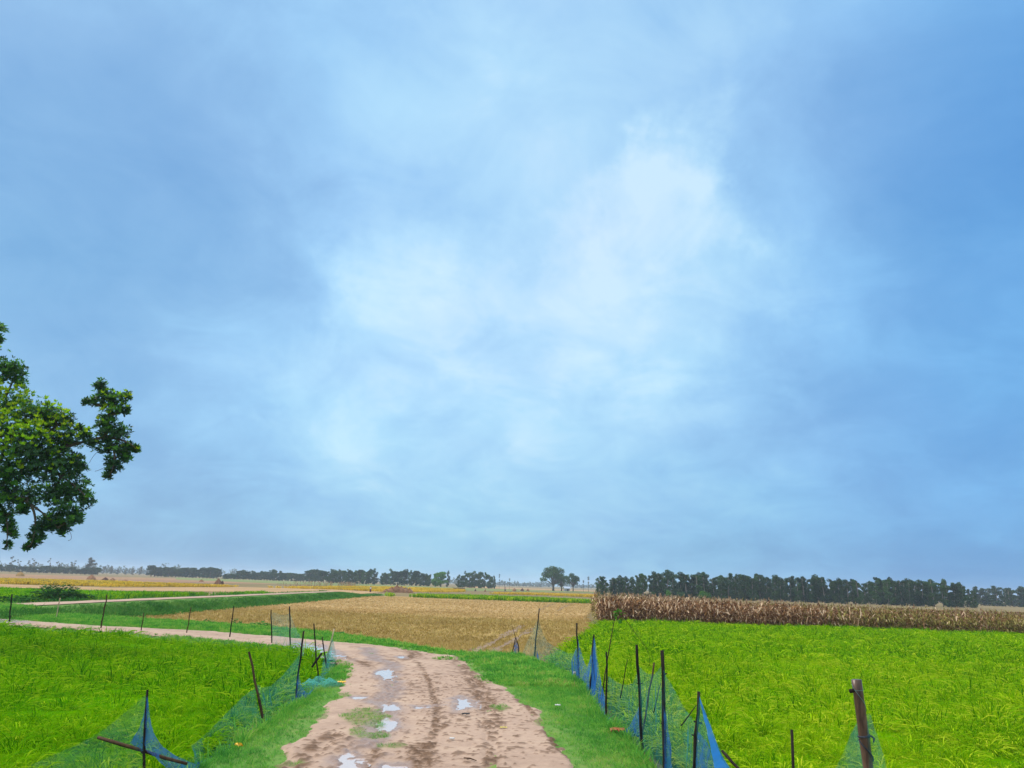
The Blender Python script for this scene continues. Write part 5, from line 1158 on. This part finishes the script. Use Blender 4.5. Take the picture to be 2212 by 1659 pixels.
pa, pb = PD(150, 950, DT), PD(205, 945, DT); t.tube(bz(PD(90, 985, DT), (pa + pb) / 2 + np.array([0, 0, -.1]), PD(238, 940, DT), 8), list(np.linspace(.07, .03, 8)), 6)
for a_, b_, c_ in (((200, 1132), (225, 1165), (257, 1168)), ((212, 975), (200, 985), (193, 1000)), ((225, 1010), (215, 1016), (205, 1018))): t.tube(bz(PD(a_[0] - 60 if a_[0] < 205 else a_[0], a_[1], DT), PD(*((b_[0] - 60, b_[1]) if a_[0] < 205 else b_), DT), PD(*((c_[0] - 120 + 10, c_[1]) if a_[0] < 205 else c_), DT), 8), .008, 4)
t.local(big.location); t.build('trunk', 'bark', big, True)
tag(big, 'large near broadleaf tree with yellow green new tips reaching in at the left', 'tree')

# ------------------------------------------------------------------ litter and small things on the track
M['wrapper'] = plain('yellow_wrapper', (.75, .42, .02), .35, .5); M['brownbag'] = plain('rusty_bag', (.28, .08, .02), .5); M['whiteplastic'] = plain('white_plastic', (.50, .50, .50), .4); M['rubber'] = plain('black_rubber', (.02, .022, .026)); M['dryleaf'] = plain('yellow_leaf', (.6, .5, .12))
def scrap(name, px, py, z, sx, sy, sz, m, label, cat):
    g = P(px, py, z); b = MB(); n, mm = 9, 5; vs = []
    for i in range(n):
        for j in range(mm): vs.append((sx * (i / (n - 1) - .5) * (1 - .35 * abs(j / (mm - 1) - .5)) + random.uniform(-.01, .01), sy * (j / (mm - 1) - .5), sz * (.3 + abs(math.sin(i * 1.9 + j * 1.3)) * .7)))
    f = [(i * mm + j, i * mm + j + 1, (i + 1) * mm + j + 1, (i + 1) * mm + j) for i in range(n - 1) for j in range(mm - 1)]
    o = mesh_obj(name, vs, f, m, smooth=True); o.location = tuple(g); o.rotation_euler = (0, 0, random.uniform(-.3, .3)); s = o.modifiers.new('thick', 'SOLIDIFY'); s.thickness = .006
    return tag(o, label, cat)
scrap('wrapper', 738, 1477, .64, .22, .12, .06, 'wrapper', 'crumpled yellow wrapper on the left grass verge', 'wrapper')
scrap('plastic_bag', 1334, 1584, .60, .28, .22, .09, 'brownbag', 'rusty orange bag lying in grass by the right net', 'bag')
scrap('plastic_scrap', 1205, 1526, .63, .12, .08, .04, 'whiteplastic', 'white plastic scrap on the right grass verge', 'scrap')
scrap('plastic_scrap', 976, 1598, .61, .09, .06, .03, 'whiteplastic', 'small white scrap on the clay in the middle of the track', 'scrap')
scrap('plastic_scrap', 1241, 1463, .62, .07, .06, .16, 'whiteplastic', 'white rag hanging at the foot of the net beside a stake', 'rag')
scrap('sandal', 1006, 1546, .61, .16, .09, .05, 'rubber', 'black rubber piece on the track below the right puddle', 'rubber piece')
scrap('fallen_leaf', 1088, 1573, .61, .14, .06, .02, 'dryleaf', 'pale yellow leaf lying on the right side of the track', 'leaf')
b = MB(); g = P(1016, 1640, .615); b.tube([P(1002, 1637, .62) - g, np.array([0, 0, .012]), P(1029, 1643, .625) - g], [.009, .010, .006], 6); o = b.build('twig', 'stake_brown', None, True); o.location = tuple(g); tag(o, 'short brown twig lying on the track at the bottom', 'twig')
g = P(515, 1624, .6); e = empty('flower', g); b = MB()
for k in range(7): a = k * .9; leaf_quads(b, (math.cos(a) * .04, math.sin(a) * .04, .10), (.02, .02, .02), 3, .025)
b.build('petals', 'wrapper', e); b = MB(); b.tube([np.zeros(3), np.array([.01, 0, .1])], [.004, .003], 5); b.build('stem', 'weed', e); tag(e, 'small yellow flower in the grass beside the left net', 'flower')

# ------------------------------------------------------------------ haze
hz = MB(); box(hz, (0, 200, 13.5), (6200, 6600, 31)); m, nt, out = mat('thin_haze'); v = N(nt, 'ShaderNodeVolumePrincipled'); v.inputs['Color'].default_value = (.72, .84, 1, 1); v.inputs['Density'].default_value = .00024
v.inputs['Anisotropy'].default_value = .2; nt.links.new(v.outputs[0], out.inputs['Volume']); M['haze'] = m
tag(hz.build('haze', 'haze'), 'thin blue air over the fields', kind='stuff')

# ------------------------------------------------------------------ light and sky
SUN_EL, SUN_AZ = R(50), R(292)        # high behind thin cloud, ahead and a little to the left
sd = bpy.data.lights.new('sun', 'SUN'); sd.energy = 1.5; sd.angle = R(14); sd.color = (1.0, .94, .84)
so = bpy.data.objects.new('sun', sd); col.objects.link(so)
sv = Vector((math.sin(SUN_AZ) * math.cos(SUN_EL), math.cos(SUN_AZ) * math.cos(SUN_EL), math.sin(SUN_EL))); so.rotation_euler = sv.to_track_quat('Z', 'Y').to_euler()
w = bpy.data.worlds.new('World'); scene.world = w; w.use_nodes = True; nt = w.node_tree; nt.nodes.clear(); L = nt.links.new
out = nt.nodes.new('ShaderNodeOutputWorld'); bg = nt.nodes.new('ShaderNodeBackground'); L(bg.outputs[0], out.inputs[0])
sky = nt.nodes.new('ShaderNodeTexSky'); sky.sky_type = 'NISHITA'; sky.sun_disc = False; sky.sun_elevation = SUN_EL; sky.sun_rotation = SUN_AZ; sky.air_density = 1.2; sky.dust_density = 1.5
tc = nt.nodes.new('ShaderNodeTexCoord'); dirn = tc.outputs['Generated']
sx = nt.nodes.new('ShaderNodeSeparateXYZ'); L(dirn, sx.inputs[0])
def mth(op, a, b=None, c=None):
    n = nt.nodes.new('ShaderNodeMath'); n.operation = op
    for i, v in enumerate((a, b, c)):
        if v is None: continue
        if isinstance(v, (int, float)): n.inputs[i].default_value = v
        else: L(v, n.inputs[i])
    return n.outputs[0]
def mrange(v, a, b, c, d, smooth=True):
    n = nt.nodes.new('ShaderNodeMapRange'); n.interpolation_type = 'SMOOTHSTEP' if smooth else 'LINEAR'
    L(v, n.inputs[0]); n.inputs[1].default_value = a; n.inputs[2].default_value = b; n.inputs[3].default_value = c; n.inputs[4].default_value = d; return n.outputs[0]
zz = mth('MAXIMUM', sx.outputs[2], .0); den = mth('ADD', zz, .38)
cv = nt.nodes.new('ShaderNodeCombineXYZ'); L(mth('DIVIDE', sx.outputs[0], den), cv.inputs[0]); L(mth('DIVIDE', sx.outputs[1], den), cv.inputs[1])
n1 = noise(nt, 1.7, 7, .56, cv.outputs[0], dist=.5); n2 = noise(nt, 4.6, 7, .60, cv.outputs[0], dist=.8); n3 = noise(nt, 1.3, 3, .5, cv.outputs[0]); n4 = noise(nt, 4.2, 8, .62, dirn)
t_ = mth('ADD', mth('MULTIPLY', mth('SUBTRACT', n1.outputs['Fac'], .5), 1.0), mth('MULTIPLY', mth('SUBTRACT', n2.outputs['Fac'], .5), .62))
t_ = mth('ADD', t_, .49)
BL = [(1452, 370, 3.2, .14), (1425, 470, 4.2, .13), (1400, 560, 6, .09), (1510, 600, 5, .09), (1300, 660, 6, .09), (1130, 690, 6, .09), (970, 650, 6, .11), (700, 780, 9, .10), (1100, 760, 20, .20), (1050, 1000, 14, .08), (1250, 180, 9, .10), (850, 600, 6, -.11), (360, 480, 12, -.20), (560, 540, 6, -.10), (60, 560, 9, -.08), (2190, 720, 11, -.20), (2210, 200, 8, -.12), (1930, 1000, 9, -.05), (1750, 620, 8, .05), (250, 1130, 12, -.14), (520, 1180, 9, -.06), (60, 80, 11, -.13), (1700, 1130, 10, -.08), (1200, 860, 4, -.07), (1640, 300, 6, -.06)]
wa = nt.nodes.new('ShaderNodeVectorMath'); wa.operation = 'SUBTRACT'; L(n4.outputs['Color'], wa.inputs[0]); wa.inputs[1].default_value = (.5, .5, .5)
wb = nt.nodes.new('ShaderNodeVectorMath'); wb.operation = 'MULTIPLY_ADD'; L(wa.outputs[0], wb.inputs[0]); wb.inputs[1].default_value = (.42, .42, .42); L(dirn, wb.inputs[2])
wn = nt.nodes.new('ShaderNodeVectorMath'); wn.operation = 'NORMALIZE'; L(wb.outputs[0], wn.inputs[0])
for px, py, deg, amp in BL:
    d = ray(px, py); d = d / np.linalg.norm(d); vm = nt.nodes.new('ShaderNodeVectorMath'); vm.operation = 'DOT_PRODUCT'; L(wn.outputs[0], vm.inputs[0]); vm.inputs[1].default_value = tuple(d)
    t_ = mth('ADD', t_, mrange(vm.outputs['Value'], math.cos(R(deg * 1.5)), 1.0, 0, amp))
cr = ramp(nt, [(.0, (.17, .39, .72)), (.3, (.25, .48, .80)), (.55, (.335, .60, .92)), (.8, (.46, .735, .99)), (1.0, (.64, .86, 1.03))]); L(t_, cr.inputs[0])
tint = ramp(nt, [(.35, (.95, 1.02, 1.0)), (.65, (1.01, .99, 1.0))]); L(n3.outputs['Fac'], tint.inputs[0])
# deeper, clearer blue towards the right, greyer to the left
side = mrange(sx.outputs[0], .20, .58, 0, 1); c = mixc(nt, mixc(nt, cr.outputs[0], tint.outputs[0], 1.0, 'MULTIPLY'), (.56, .82, .99), side, 'MULTIPLY')
lft = mrange(sx.outputs[0], -.15, -.55, 0, 1); c = mixc(nt, c, (.86, .945, .95), lft, 'MULTIPLY')
lowz = mrange(sx.outputs[2], .26, .0, 0, 1); c = mixc(nt, c, (.62, .815, .88), lowz, 'MULTIPLY')
# unseen deck overhead and behind is made brighter and whiter to light the ground
up = mrange(sx.outputs[2], .64, .95, 0, 1); back = mrange(sx.outputs[1], .10, -.5, 0, .25); ov = mth('MAXIMUM', up, back)
c = mixc(nt, c, (2.7, 2.6, 2.4), ov)
K = nt.nodes.new('ShaderNodeVectorMath'); K.operation = 'SCALE'; L(c, K.inputs[0]); K.inputs['Scale'].default_value = 5.0     # x background strength .1, exposure +1
c = mixc(nt, sky.outputs[0], K.outputs[0], .90)
L(c, bg.inputs[0]); bg.inputs[1].default_value = .1
